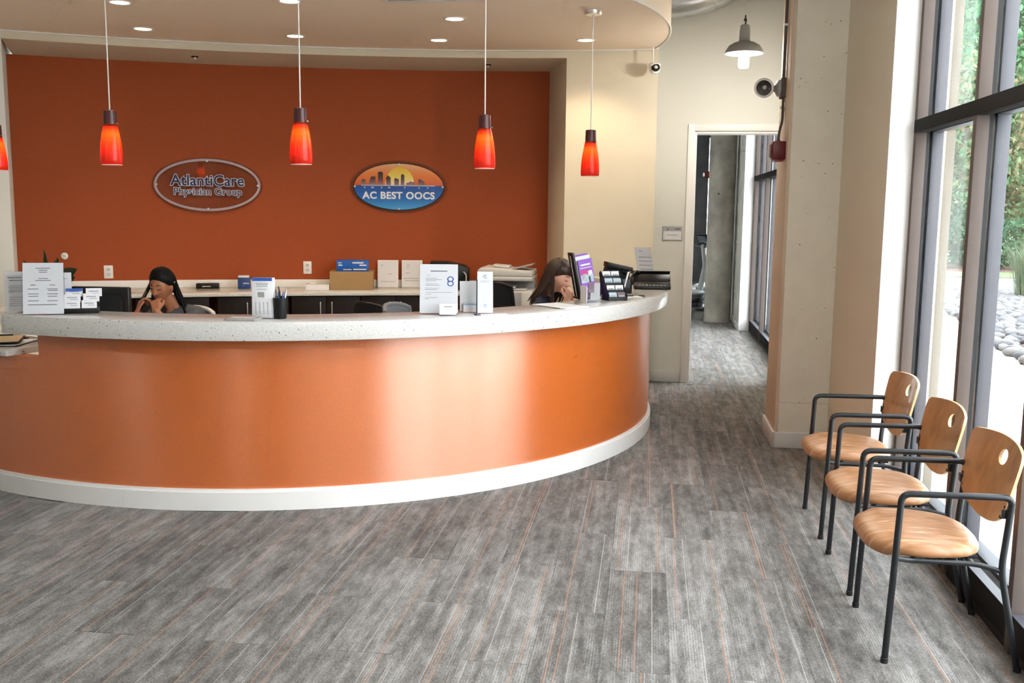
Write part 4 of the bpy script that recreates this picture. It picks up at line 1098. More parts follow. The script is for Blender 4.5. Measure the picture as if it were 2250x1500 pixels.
office_chair('black mesh office chair in front of the copier', (-1.24, 8.58, 0), 0.75, 0.23, 1.02, 'soft_black', 'black_plastic')
office_chair('empty grey office chair behind the letter-size sign', (-1.62, 6.95, 0), 1.35, 0.23, 0.985, 'grey_fabric', 'grey_fabric')
office_chair('low black office chair in front of the dark cabinets', (-2.18, 8.12, 0), 2.5, 0.24, 0.90, 'soft_black', 'black_plastic')
office_chair('office chair under the woman in navy', (-1.0, 7.38, 0), 1.45, 0.22, 0.86, 'soft_black', 'black_plastic')

# ------------------------------------------------------------------ things on the reception counter
ZT = 1.08
def lines(par, rows, y, m, name='text_line', th=0.0006, bar=0.0035):
    """Rows of print as thin bars: (x centre, z, width)."""
    q = MB()
    for x, z, w_ in rows: q.box((x, y, z), (w_, th, bar))
    return q.build(name, m, par, world=False, smooth=0)

def slant_sign(name, label, x, y, rz, w_, h_, lean, z=ZT, mat_='paper', cat='sign', foot=0.07, shear=0.0):
    """Acrylic slant-back holder with a printed sheet; the sheet leans back by `lean` degrees."""
    t = thing(name, label, cat, (x, y, z), rz)
    T = Matrix.Rotation(math.radians(-lean), 4, 'X') 
    def put(mb, nm, m, **k):
        mb.v = [tuple(T @ Vector(p)) for p in mb.v]; return mb.build(nm, m, t, world=False, **k)
    q = MB(); q.box2((-w_ / 2, -0.001, 0.006), (w_ / 2, 0.001, h_)); sh_ = put(q, 'printed_sheet', mat_, smooth=0)
    q = MB(); q.box2((-w_ / 2 - 0.003, -0.004, 0.002), (w_ / 2 + 0.003, -0.002, h_ + 0.003)); put(q, 'holder_front', 'acrylic', smooth=0)
    q = MB(); q.box2((-w_ / 2 - 0.003, 0.002, 0.002), (w_ / 2 + 0.003, 0.004, h_ + 0.003)); put(q, 'holder_back', 'acrylic', smooth=0)
    q = MB(); q.box2((-w_ / 2 - 0.003, -0.004, 0.0), (w_ / 2 + 0.003, foot, 0.003)); q.build('holder_foot', 'acrylic', t, world=False, smooth=0)
    def pr(rows, m='ink', bar=0.0035, nm='text_line'):
        mb = MB()
        for a, b, c in rows: mb.box((a, -0.0015, b), (c, 0.0006, bar))
        mb.v = [tuple(T @ Vector(p)) for p in mb.v]; o_ = mb.build(nm, m, sh_, world=False, smooth=0); o_['kind'] = 'stuff'; return o_
    return t, pr, T, sh_

FACE = math.radians(-32)   # heading of things on the left part of the desk that face the viewer
t, pr, T, s_ = slant_sign('notice_holder', 'shorter notice in a clear stand at the left end of the counter', -3.545, 5.09, 0.55, 0.118, 0.235, 8)
pr([(-0.01, 0.20, 0.07), (0.0, 0.185, 0.075)], 'ink'); pr([(0, 0.155 - 0.009 * k, 0.085) for k in range(5)] + [(0, 0.09 - 0.012 * k, 0.08) for k in range(5)], 'ink_grey', 0.003)
t, pr, T, s_ = slant_sign('notice_holder', 'tall printed notice at the left, in front of the shorter one', -3.345, 5.025, 0.36, 0.212, 0.292, 9)
pr([(0, 0.262, 0.075), (0, 0.251, 0.045), (0, 0.240, 0.042), (0, 0.204, 0.052), (0, 0.193, 0.080)] + [(s * 0.05 - 0.002, z, w_) for z, w_ in ((0.168, 0.028), (0.146, 0.056), (0.118, 0.056), (0.105, 0.050), (0.080, 0.056)) for s in (-1, 1)] + [(0.05, 0.137, 0.05), (-0.005, 0.058, 0.15)], 'ink', 0.0032)
t, pr, T, s_ = slant_sign('notice_holder', 'narrow white card half hidden behind the tall notice', -3.345, 5.215, 0.45, 0.095, 0.225, 6)
pr([(0.0, 0.19, 0.05)], 'ink_grey')

cr = thing('card_rack', 'black rack of white appointment cards in front of the monitor', 'card holder', (-3.195, 5.17, ZT), 0.45)
q = MB(); q.box2((-0.10, -0.03, 0.0), (0.085, 0.055, 0.030)); q.build('rack_base', 'black_plastic', cr, world=False, bevel=0.003)
q = MB(); q.box2((-0.10, 0.045, 0.03), (0.085, 0.055, 0.10)); q.build('rack_back', 'black_plastic', cr, world=False, bevel=0.003)
for k, (x, z, w_, y) in enumerate(((-0.055, 0.030, 0.085, -0.02), (0.035, 0.030, 0.080, -0.016), (-0.055, 0.062, 0.088, 0.002), (0.045, 0.066, 0.085, 0.006), (-0.045, 0.094, 0.088, 0.024), (0.058, 0.094, 0.085, 0.028))):
    q = MB(); q.box((x, y, z + 0.022), (w_, 0.006, 0.046), RX(-10)); c_ = q.build('card_stack', 'paper', cr, world=False, smooth=0)
    q = MB(); q.box((x, y - 0.0042, z + 0.028), (w_ * 0.6, 0.0006, 0.006), RX(-10)); q.box((x + 0.01, y - 0.0042, z + 0.016), (w_ * 0.45, 0.0006, 0.004), RX(-10)); q.build('card_print', 'ink_grey', c_, world=False, smooth=0)
q = MB(); q.box((-0.045, 0.0185, 0.132), (0.088, 0.0008, 0.016), RX(-10)); q.build('card_band', 'ink_blue', cr, world=False, smooth=0)

bh_ = thing('brochure_box', 'white and blue leaflet dispenser left of the pen cup', 'leaflet holder', (-2.105, 5.13, ZT), 0.12)
q = MB(); q.box2((-0.060, 0.004, 0.004), (0.060, 0.034, 0.225), ); q.v = [(x, y + (0.04 * z), z) for x, y, z in q.v]; q.build('leaflet_stack', 'paper', bh_, world=False, bevel=0.001)
q = MB(); q.box2((-0.059, 0.0025, 0.208), (0.052, 0.0038, 0.226)); q.v = [(x, y + (0.04 * z), z) for x, y, z in q.v]; q.build('blue_band', 'ink_blue', bh_, world=False, smooth=0)
q = MB(); 
for z, w_ in ((0.195, 0.07), (0.187, 0.06), (0.178, 0.06), (0.162, 0.055)): q.box((-0.003, 0.0030 + 0.04 * z, z), (w_, 0.001, 0.003))
for k in range(4): q.box((-0.038 + 0.022 * k, 0.0030 + 0.04 * 0.06, 0.055), (0.003, 0.001, 0.075))
q.build('text_line', 'ink_grey', bh_, world=False, smooth=0)
q = MB(); q.box((-0.008, 0.0030 + 0.04 * 0.135, 0.132), (0.034, 0.001, 0.028)); q.build('picture_print', 'tablet_grey', bh_, world=False, smooth=0)
q = MB(); q.box2((-0.064, -0.002, 0.0), (0.064, 0.05, 0.003)); q.box2((-0.064, -0.002, 0.0), (0.064, 0.000, 0.045)); q.box2((-0.064, -0.002, 0), (-0.062, 0.05, 0.12)); q.box2((0.062, -0.002, 0), (0.064, 0.05, 0.12)); q.build('holder', 'acrylic', bh_, world=False, smooth=0)

pc = thing('pen_cup', 'black pen cup full of pens beside the leaflet dispenser', 'pen cup', (-2.018, 5.165, ZT), 0)
q = MB(); q.lathe([(0.0, 0.0), (0.034, 0.0), (0.036, 0.004), (0.0385, 0.115), (0.0362, 0.115), (0.0335, 0.006), (0.0, 0.006)], 28); q.build('cup', 'black_plastic', pc, world=False, smooth=40)
pens = [(-0.022, 0.01, 0.155, -0.004, 'black_plastic'), (-0.012, -0.012, 0.165, -0.008, 'ink'), (0.004, 0.008, 0.178, -0.014, 'black_plastic'), (0.016, -0.01, 0.150, 0.01, 'ink_blue'), (0.02, 0.012, 0.168, 0.012, 'steel'), (0.0, -0.02, 0.150, 0.0, 'deep_blue'), (0.026, 0.0, 0.160, 0.014, 'paper')]
for x, y, h_, tx, m_ in pens:
    q = MB(); q.tube([(x * 0.6, y * 0.6, 0.008), (x + tx * 0.5, y, h_ * 0.8), (x + tx, y, h_)], [0.0042, 0.0042, 0.003], 8); pn = q.build('pen', m_, None); pn.location = (-2.018, 5.165, ZT)
    tag(pn, {'black_plastic': 'black pen standing in the pen cup, ' + ('leftmost' if x < 0 else 'tallest'), 'ink': 'dark grey pen standing in the pen cup', 'ink_blue': 'bright blue pen standing in the pen cup', 'steel': 'silver pen standing in the pen cup', 'deep_blue': 'navy pen standing in the pen cup', 'paper': 'white pen standing in the pen cup'}[m_], 'pen', 'pens in the pen cup')
tb = thing('signature_pad', 'flat grey pad lying on the counter left of the leaflet dispenser', 'pad', (-2.185, 5.06, ZT), 0.12)
q = MB(); q.prism(rounded_rect(0.17, 0.13, 0.012), 0.0, 0.012); q.build('pad_body', 'tablet_grey', tb, world=False, bevel=0.003)
q = MB(); q.box((0, 0.005, 0.0125), (0.13, 0.08, 0.001)); q.build('pad_surface', 'light_grey', tb, world=False, smooth=0)

t, pr, T, s_ = slant_sign('letter_sign', 'letter-size sheet with blue emblem in a clear stand on the counter', -1.21, 5.575, 0.16, 0.222, 0.292, 6)
pr([(0.0, 0.252, 0.098)], 'ink', 0.005)
pr([(-0.06, 0.227, 0.02), (-0.045, 0.211, 0.065), (-0.03, 0.203, 0.095), (-0.045, 0.195, 0.06), (-0.04, 0.177, 0.07), (-0.035, 0.169, 0.085), (-0.04, 0.152, 0.085), (-0.045, 0.144, 0.07), (0.0, 0.128, 0.155), (-0.062, 0.117, 0.035), (-0.045, 0.098, 0.07), (-0.07, 0.09, 0.025)], 'ink_grey', 0.0028)
for nm, r0, zc in (('emblem_loop', 0.019, 0.206), ('emblem_loop', 0.019, 0.180)):
    q = MB(); q.prism([(0.068 + r0 * math.cos(a), 0.7 * r0 * math.sin(a)) for a in np.linspace(0, 2 * PI, 25)[:-1]] , 0, 0.001)
    ring_v = []; ring_f = []
    for k in range(24):
        a = 2 * PI * k / 24
        for rr in (r0, r0 * 0.68): ring_v.append(tuple(T @ Vector((0.068 + rr * math.cos(a), -0.0022, zc + 0.85 * rr * math.sin(a)))))
    for k in range(24): ring_f.append((2 * k, 2 * k + 1, 2 * ((k + 1) % 24) + 1, 2 * ((k + 1) % 24)))
    q = MB(); q.add(ring_v, ring_f); q.build(nm, 'ink_blue', s_, world=False, smooth=0)
bc = thing('business_card_stand', 'small white card stand in front of the letter-size sign', 'card holder', (-1.140, 5.505, ZT), 0.20)
q = MB(); q.box((0, 0.01, 0.037), (0.098, 0.010, 0.062), RX(-10)); q.build('card_stack', 'paper', bc, world=False, smooth=0)
q = MB(); q.box((0, 0.004, 0.053), (0.045, 0.0006, 0.006), RX(-10)); q.build('card_print', 'ink_grey', bc, world=False, smooth=0)
q = MB(); q.box2((-0.051, -0.006, 0), (0.051, 0.03, 0.004)); q.box2((-0.051, -0.006, 0), (0.051, -0.004, 0.016)); q.build('holder', 'acrylic', bc, world=False, smooth=0)
t, pr, T, s_ = slant_sign('leaflet_stand', 'blank white card stand right of the letter-size sign', -1.065, 5.74, 0.25, 0.100, 0.185, 8, cat='leaflet holder')
q = MB(); q.box((0.012, -0.012, 0.028), (0.085, 0.014, 0.05)); q.build('card_stack', 'paper', t, world=False, smooth=0)
q = MB(); q.box((0.012, -0.0195, 0.048), (0.085, 0.001, 0.010)); q.build('card_band', 'sky_blue_print', t, world=False, smooth=0)
t, pr, T, s_ = slant_sign('leaflet_stand', 'tall narrow leaflet stand with a grey emblem at its top', -0.948, 5.655, 0.22, 0.092, 0.250, 9, cat='leaflet holder')
pr([(0.0, 0.228, 0.020), (-0.006, 0.220, 0.018), (0.004, 0.212, 0.016)], 'ink', 0.003); pr([(0.0, 0.195, 0.06), (0, 0.188, 0.05)], 'ink_grey', 0.002); pr([(0.0, 0.05, 0.016), (0, 0.056, 0.012), (0, 0.042, 0.012)], 'sky_blue_print', 0.004)
q = MB(); q.box2((-0.050, 0.004, 0.0), (-0.046, 0.075, 0.20)); q.build('holder_side', 'black_plastic', t, world=False, smooth=0)
nb = thing('sign_in_board', 'thin white board lying before the tall leaflet stand', 'board', (-0.905, 5.625, ZT), 0.45)
q = MB(); q.box2((-0.095, -0.028, 0), (0.095, 0.028, 0.004)); q.build('board', 'paper', nb, world=False, bevel=0.001)
q = MB(); q.box2((-0.098, -0.03, 0.0), (-0.075, 0.03, 0.008)); q.build('clip', 'ink', nb, world=False, smooth=0)
pp = thing('paper_stack', 'loose white papers lying on the counter near the woman in navy', 'paper', (-0.545, 6.20, ZT), 0.85)
for k, (a, dx) in enumerate(((0, 0), (0.06, 0.01), (-0.05, -0.008))):
    q = MB(); q.box((dx, 0.01 * k, 0.0015 + 0.003 * k), (0.215, 0.28, 0.003), Matrix.Rotation(a, 3, 'Z')); q.build('sheet', 'paper', pp, world=False, smooth=0)

br = thing('brochure_stand', 'black leaflet stand holding purple and white brochures', 'leaflet holder', (-0.437, 6.78, ZT), 0.42)
q = MB(); q.box((-0.06, 0.055, 0.165), (0.014, 0.105, 0.31), RX(0) @ RY(-11)); q.build('stand_side', 'black_plastic', br, world=False, bevel=0.003)
q = MB(); q.box((0.005, 0.07, 0.155), (0.125, 0.012, 0.29), RY(-11)); q.build('stand_back', 'black_plastic', br, world=False, bevel=0.002)
q = MB(); q.box2((-0.055, -0.03, 0.0), (0.075, 0.09, 0.012)); q.build('stand_base', 'black_plastic', br, world=False, bevel=0.002)
RB = RY(-11)
for k, (dx, dy, h_, m_, w_) in enumerate(((-0.018, 0.055, 0.285, 'paper', 0.10), (0.0, 0.035, 0.29, 'purple_print', 0.095), (0.006, 0.018, 0.28, 'paper', 0.105))):
    q = MB(); q.box((dx, dy, 0.02 + h_ / 2), (w_, 0.010, h_), RB); q.build('brochure', m_, br, world=False, smooth=0)
q = MB(); q.box((0.014, -0.004, 0.145), (0.102, 0.012, 0.262), RB); pb = q.build('brochure', 'purple_print', br, world=False, smooth=0, label='front purple brochure')
def onb(x, z, w_, h_, m_, nm):
    p = RB @ Vector((x, 0, z)); q = MB(); q.box((0.014 + p.x, -0.0106, 0.145 + p.z), (w_, 0.0008, h_), RB); q.build(nm, m_, pb, world=False, smooth=0)
onb(0, 0.095, 0.07, 0.012, 'paper', 'title_print'); onb(0, 0.074, 0.084, 0.005, 'paper', 'title_print')
onb(-0.015, 0.045, 0.06, 0.034, 'magenta_print', 'picture_print'); onb(0.0, -0.002, 0.09, 0.056, 'card_blue', 'picture_print'); onb(0.026, 0.035, 0.03, 0.03, 'paper', 'picture_print'); onb(0.016, -0.012, 0.014, 0.045, 'card_dark', 'picture_print')
onb(-0.02, 0.008, 0.03, 0.05, 'paper', 'picture_print'); onb(-0.01, -0.075, 0.05, 0.004, 'paper', 'title_print'); onb(0.012, -0.06, 0.03, 0.004, 'paper', 'title_print')

cc = thing('acrylic_card_holder', 'clear acrylic card holder in front of the purple brochures', 'card holder', (-0.375, 6.56, ZT), 0.55)
q = MB()
for y, h_ in ((-0.03, 0.05), (0.0, 0.085), (0.03, 0.11)): q.box((0, y, h_ / 2), (0.12, 0.003, h_))
q.box2((-0.06, -0.04, 0.0), (0.06, 0.045, 0.003)); q.build('tiers', 'acrylic', cc, world=False, smooth=0)
q = MB(); q.box2((-0.064, -0.045, 0.0), (-0.060, 0.045, 0.11)); q.build('side_panel', 'paper', cc, world=False, bevel=0.001)
q = MB(); q.box((0.005, -0.0155, 0.04), (0.05, 0.006, 0.05)); q.build('card_stack', 'mid_grey', cc, world=False, smooth=0)
q = MB(); q.box((0.0, 0.016, 0.075), (0.04, 0.006, 0.10)); q.build('leaflet', 'card_dark', cc, world=False, smooth=0)
q = MB(); q.box((0.048, 0.02, 0.07), (0.045, 0.006, 0.11)); q.build('leaflet', 'ink_grey', cc, world=False, smooth=0)

tc_ = thing('tiered_card_rack', 'black tiered rack of business cards near the counter end', 'card holder', (-0.225, 6.74, ZT), 0.50)
for s in (-1, 1):
    q = MB(); q.prism([(-0.045, 0), (0.075, 0), (0.075, 0.03), (0.115, 0.18), (0.10, 0.195), (0.06, 0.16), (0.02, 0.11), (-0.02, 0.06), (-0.045, 0.035)], -0.003, 0.003,
        Matrix.Translation((s * 0.068, 0, 0)) @ Matrix(((0, 0, 1, 0), (1, 0, 0, 0), (0, 1, 0, 0), (0, 0, 0, 1)))); q.build('side_panel', 'black_plastic', tc_, world=False, smooth=0)
for k in range(4):
    y = -0.038 + 0.036 * k; z = 0.004 + 0.046 * k
    q = MB(); q.box2((-0.066, y - 0.004, z), (0.066, y - 0.001, z + 0.022)); q.box2((-0.066, y, z), (0.066, y + 0.034, z + 0.003)); q.build('tray', 'black_plastic', tc_, world=False, smooth=0)
    for s in (-1, 1):
        m_ = 'card_dark' if (k == 0 and s == 1) else ('paper' if k in (1, 3) else 'card_blue')
        q = MB(); q.box((s * 0.033, y + 0.012, z + 0.027), (0.058, 0.012, 0.048), RX(-14)); cs = q.build('card_stack', m_, tc_, world=False, smooth=0)
        q = MB(); q.box((s * 0.033, y + 0.0052, z + 0.026), (0.04, 0.0008, 0.014), RX(-14)); q.build('card_print', 'mid_grey', cs, world=False, smooth=0)
q = MB(); q.box((0.085, 0.03, 0.095), (0.008, 0.012, 0.20), RY(16)); q.build('leaflet_edge', 'paper', tc_, world=False, smooth=0)

# black card printer with raised lid, and the open black machine at the counter end
bd = thing('card_printer', 'black desktop printer with raised lid behind the card rack', 'printer', (-0.235, 7.36, ZT), 0.25)
q = MB(); q.prism(rounded_rect(0.20, 0.17, 0.02), 0.0, 0.11); q.build('body', 'black_plastic', bd, world=False, bevel=0.006)
q = MB(); q.prism([(-0.085, 0.10), (0.085, 0.10), (0.085, 0.185), (-0.075, 0.225), (-0.105, 0.13)], -0.05, 0.07, Matrix(((1, 0, 0, 0), (0, 0, 1, 0), (0, 1, 0, 0), (0, 0, 0, 1)))); q.build('hood', 'soft_black', bd, world=False, bevel=0.006)
q = MB(); q.prism([(-0.09, 0.195), (0.10, 0.165), (0.105, 0.19), (-0.085, 0.232)], -0.075, 0.085, Matrix(((1, 0, 0, 0), (0, 0, 1, 0), (0, 1, 0, 0), (0, 0, 0, 1)))); q.build('lid', 'black_plastic', bd, world=False, bevel=0.004)
q = MB(); q.lathe([(0, -0.012), (0.012, -0.012), (0.013, 0), (0.012, 0.012), (0, 0.012)], 14, Matrix.Translation((0.112, -0.01, 0.155)) @ Matrix.Rotation(PI / 2, 4, 'Y')); q.build('knob', 'black_plastic', bd, world=False)
q = MB(); q.tube([(0.03, -0.06, 0.165), (0.06, -0.075, 0.155), (0.075, -0.06, 0.10)], 0.012, 8); q.build('lever', 'black_steel', bd, world=False)
ps = thing('desk_phone', 'black desk phone half hidden behind the purple brochures', 'phone', (-0.36, 7.05, ZT), 0.3)
q = MB(); q.prism([(-0.06, 0.0), (0.07, 0.0), (0.07, 0.075), (0.05, 0.08), (-0.06, 0.02)], -0.07, 0.07, Matrix(((0, 0, 1, 0), (1, 0, 0, 0), (0, 1, 0, 0), (0, 0, 0, 1)))); q.build('base', 'black_plastic', ps, world=False, bevel=0.005)
q = MB(); q.tube(bend([(-0.045, -0.05, 0.06), (-0.045, -0.03, 0.085), (-0.045, 0.04, 0.125), (-0.045, 0.07, 0.105)], 0.03), [0.016] * 3 + [0.012] * 8 + [0.016] * 3 if False else 0.014, 10); q.build('handset', 'black_plastic', ps, world=False)
bm_ = thing('binding_machine', 'open black paper machine at the right end of the counter', 'machine', (0.025, 7.80, ZT), 0.06)
q = MB(); q.prism(rounded_rect(0.285, 0.21, 0.02), 0.0, 0.028); q.build('tray', 'black_plastic', bm_, world=False, bevel=0.005)
q = MB(); q.prism([(-0.10, 0.028), (0.10, 0.028), (0.10, 0.118), (0.075, 0.125), (0.02, 0.105), (-0.02, 0.05)], -0.145, 0.145, Matrix(((0, 0, 1, 0), (1, 0, 0, 0), (0, 1, 0, 0), (0, 0, 0, 1)))); q.build('body', 'black_plastic', bm_, world=False, bevel=0.005)
q = MB(); q.box((0.0, 0.075, 0.128), (0.29, 0.06, 0.010), RX(-8)); q.build('cover_bar', 'soft_black', bm_, world=False, bevel=0.003)
for k in range(8):
    q = MB(); q.box((-0.10 + k * 0.028, -0.07, 0.032), (0.016, 0.022, 0.006)); q.build('guide', 'steel', bm_, world=False, bevel=0.001)
q = MB(); q.tube(bend([(-0.145, -0.02, 0.03), (-0.165, -0.01, 0.09), (-0.12, 0.04, 0.135), (-0.095, 0.05, 0.125)], 0.02), 0.010, 8); q.build('lever', 'black_steel', bm_, world=False)
q = MB(); q.box((0.142, -0.04, 0.055), (0.008, 0.02, 0.014)); q.box((0.144, 0.0, 0.08), (0.006, 0.014, 0.012)); q.build('switch', 'light_grey', bm_, world=False, bevel=0.001)
t, pr, T, s_ = slant_sign('leaning_list', 'narrow white price list leaning behind the black machine', -0.03, 8.10, -0.05, 0.130, 0.315, 12, cat='sign')
for ch_ in list(bpy.data.objects):
    if ch_.parent == t: ch_.data.transform(Matrix.Shear('XY', 4, (0, 0)) if False else Matrix(((1, 0, -0.17, 0.02), (0, 1, 0, 0), (0, 0, 1, 0), (0, 0, 0, 1))))
for a, b, c in ((-0.02, 0.285, 0.03), (0.01, 0.235, 0.105), (0.01, 0.202, 0.105), (0.01, 0.168, 0.105), (0.012, 0.135, 0.10), (0.012, 0.10, 0.095)):
    mb = MB(); mb.box((a, -0.0045, b), (c, 0.0006, 0.007)); mb.v = [tuple(T @ Vector(p)) for p in mb.v]; mb.v = [(x - 0.17 * z + 0.02, y, z) for x, y, z in mb.v]; mb.build('text_line', 'ink_grey', s_, world=False, smooth=0)
cb = thing('clip_note', 'white note slip with a black clip on the counter end', 'note', (-0.10, 7.02, ZT), 0.5)
q = MB(); q.box2((-0.06, -0.025, 0.0), (0.055, 0.025, 0.004)); q.build('note', 'paper', cb, world=False, bevel=0.001)
q = MB(); q.box2((0.045, -0.02, 0.003), (0.075, 0.02, 0.012)); q.build('clip', 'black_plastic', cb, world=False, bevel=0.003)
q = MB(); q.tube([(-0.055, 0.012, 0.008), (0.0, 0.012, 0.008)], 0.004, 8); q.build('pen_cap', 'black_plastic', cb, world=False)

# clipboards on the low shelf
for k, (x, y, rz, lb) in enumerate(((-3.83, 5.33, 0.5, 'clipboard with manila sheet on the low shelf, upper one'), (-3.80, 5.36, 0.15, 'clipboard under another on the low shelf'))):
    c_ = thing('clipboard', lb, 'clipboard', (x, y, 0.863 + (0.0 if k else 0.022)), rz, 'clipboards on the low shelf')
    q = MB(); q.box2((-0.115, -0.15, 0), (0.115, 0.15, 0.004)); q.build('board', 'black_plastic', c_, world=False, bevel=0.001)
    q = MB(); q.box2((-0.105, -0.145, 0.004), (0.105, 0.13, 0.010)); q.build('sheet', 'manila' if k == 0 else 'paper', c_, world=False, smooth=0)
    q = MB(); q.box2((-0.05, 0.118, 0.009), (0.05, 0.148, 0.018)); q.build('clip', 'black_steel', c_, world=False, bevel=0.003)

# monitor and plant on the work surface
mo = thing('monitor', 'black computer monitor seen from behind at the left', 'monitor', (-3.46, 5.80, 0.741), 0.10)
q = MB(); q.box2((-0.19, -0.015, 0.10), (0.19, 0.030, 0.435)); q.build('screen_shell', 'black_plastic', mo, world=False, bevel=0.012, seg=3)
q = MB(); q.prism(rounded_rect(0.30, 0.24, 0.04), 0.0, 0.022, Matrix.Translation((0, -0.014, 0.27)) @ Matrix.Rotation(PI / 2, 4, 'X')); q.build('rear_bulge', 'soft_black', mo, world=False, bevel=0.008)
q = MB(); q.box2((-0.04, -0.05, 0.0), (0.04, -0.03, 0.25)); q.build('stand_neck', 'black_plastic', mo, world=False, bevel=0.004)
q = MB(); q.prism(rounded_rect(0.22, 0.18, 0.05), 0.0, 0.014, Matrix.Translation((0, -0.03, 0))); q.build('stand_base', 'black_plastic', mo, world=False, bevel=0.004)
q = MB(); q.box((-0.075, -0.0158, 0.405), (0.012, 0.001, 0.010)); q.box((-0.052, -0.0158, 0.405), (0.022, 0.001, 0.006)); q.build('badge', 'light_grey', mo, world=False, smooth=0)
q = MB(); q.box2((-0.18, 0.0305, 0.115), (0.18, 0.032, 0.42)); q.build('screen', 'ink', mo, world=False, smooth=0)

pl = thing('potted_plant', 'dark green long-leaved house plant behind the notices', 'plant', (-4.72, 7.20, 0.741), 0)
q = MB(); q.lathe([(0.0, 0.0), (0.075, 0.0), (0.095, 0.15), (0.10, 0.16), (0.09, 0.16), (0.085, 0.13), (0.0, 0.13)], 28); q.build('pot', 'light_grey', pl, world=False, smooth=40)
q = MB(); q.tube([(0, 0, 0.12), (0.008, 0, 0.17), (0.0, 0.01, 0.22)], [0.016, 0.013, 0.010], 8); q.build('stem', 'bark', pl, world=False)
leafspec = [((0.0, 0.01, 0.95), (-0.11, -0.02, 1.24), 0.022), ((0, 0, 0.95), (-0.045, 0.01, 1.335), 0.020), ((0, 0, 0.97), (-0.20, -0.03, 1.25), 0.018), ((0, 0, 0.97), (0.09, -0.02, 1.275), 0.032), ((0.0, 0, 0.98), (0.255, -0.03, 1.19), 0.040),
            ((0.0, 0, 0.95), (0.25, -0.05, 1.13), 0.038), ((0, 0, 0.93), (0.22, -0.08, 1.06), 0.045), ((0, 0, 0.92), (0.18, -0.10, 0.99), 0.05), ((0, 0, 0.9), (-0.22, 0.05, 1.06), 0.04), ((0, 0, 0.9), (0.05, 0.2, 1.15), 0.04), ((0, 0, 0.9), (-0.08, 0.18, 1.1), 0.04), ((0, 0, 0.88), (-0.15, -0.15, 0.98), 0.04)]
for (b0, tip, wd) in leafspec:
    b0 = Vector(b0) - Vector((0, 0, 0.741)); tp = Vector(tip) - Vector((0, 0, 0.741)); wd *= 1.25; mid = (b0 + tp) / 2 + Vector((0, 0, 0.085 if tp.z < 0.48 else 0.01))
    side = (tp - b0).cross(Vector((0, 1, 0.3))).normalized(); vv = []; ff = []; n_ = 10
    nrm = (tp - b0).cross(side).normalized()
    for i in range(n_ + 1):
        u = i / n_; p = b0 * (1 - u) ** 2 + mid * 2 * u * (1 - u) + tp * u * u; w_ = wd * math.sin(PI * min(1, 0.04 + u * 0.96)) ** 0.8 * (1 if u > 0.25 else 0.25 + 3 * u)
        vv += [p - side * w_ + nrm * 0.004, p - nrm * 0.003, p + side * w_ + nrm * 0.004]
    for i in range(n_):
        for k in (0, 1): ff.append((i * 3 + k, i * 3 + k + 1, i * 3 + k + 4, i * 3 + k + 3))
    q = MB(); q.add(vv, ff); q.build('leaf', 'house_leaf', pl, world=False, smooth=60)

# ------------------------------------------------------------------ things on the back counter
ZB = 0.869
def on_back(x, d):
    nx, ny = (x - OWC[0]) / OWR, (wall_y(x) - OWC[1]) / OWR; return (x - nx * d, wall_y(x) - ny * d, ZB), wall_rz(x)
p, rz = on_back(-4.45, 0.14); k_ = thing('pen_tray', 'black tray on the back counter right of the woman on the phone', 'tray', p, rz)
q = MB(); q.box2((-0.10, -0.06, 0), (0.12, 0.06, 0.05)); q.build('tray_body', 'black_plastic', k_, world=False, bevel=0.004)
q = MB(); q.box((0.0, -0.0615, 0.022), (0.08, 0.002, 0.008)); q.build('tray_label', 'light_grey', k_, world=False, smooth=0)
p, rz = on_back(-4.10, 0.20); k_ = thing('tissue_box', 'small dark blue box with white top on the back counter', 'box', p, rz)
q = MB(); q.box2((-0.06, -0.05, 0), (0.06, 0.05, 0.112)); b_ = q.build('carton', 'deep_blue', k_, world=False, bevel=0.003)
q = MB(); q.box2((-0.056, -0.048, 0.112), (0.05, 0.045, 0.130)); q.build('lid', 'paper', k_, world=False, bevel=0.003)
q = MB(); q.box((0.02, -0.0505, 0.055), (0.06, 0.0015, 0.012)); q.box((-0.005, -0.0505, 0.03), (0.01, 0.0015, 0.006)); q.build('label_print', 'card_blue', k_, world=False, smooth=0)
p, rz = on_back(-3.385, 0.34); k_ = thing('white_box', 'low white box on the back counter left of the cardboard box', 'box', p, rz)
q = MB(); q.box2((-0.115, -0.09, 0), (0.115, 0.09, 0.052)); q.build('carton', 'paper', k_, world=False, bevel=0.002)
q = MB(); q.prism(rounded_rect(0.06, 0.04, 0.012), 0.052, 0.064, Matrix.Translation((-0.05, 0.04, 0))); q.build('lid_tab', 'trim_white', k_, world=False, bevel=0.003)
p, rz = on_back(-3.05, 0.24); k_ = thing('cardboard_box', 'plain brown cardboard box on the back counter', 'box', p, rz)
q = MB(); q.box2((-0.215, -0.15, 0), (0.215, 0.15, 0.180)); q.build('carton', 'cardboard', k_, world=False, bevel=0.003)
q = MB(); q.box2((-0.214, -0.151, 0.178), (0.214, 0.0, 0.183)); q.build('flap', 'cardboard', k_, world=False, smooth=0)
q = MB(); q.box2((-0.214, 0.001, 0.178), (0.214, 0.151, 0.182)); q.build('flap', 'cardboard', k_, world=False, smooth=0)
p, rz = on_back(-3.04, 0.26); k_ = thing('blue_box', 'bright blue printed box on top of the cardboard box', 'box', (p[0], p[1], ZB + 0.1835), rz)
q = MB(); q.box2((-0.158, -0.11, 0), (0.158, 0.11, 0.108)); q.build('carton', 'box_blue', k_, world=False, bevel=0.003)
q = MB()
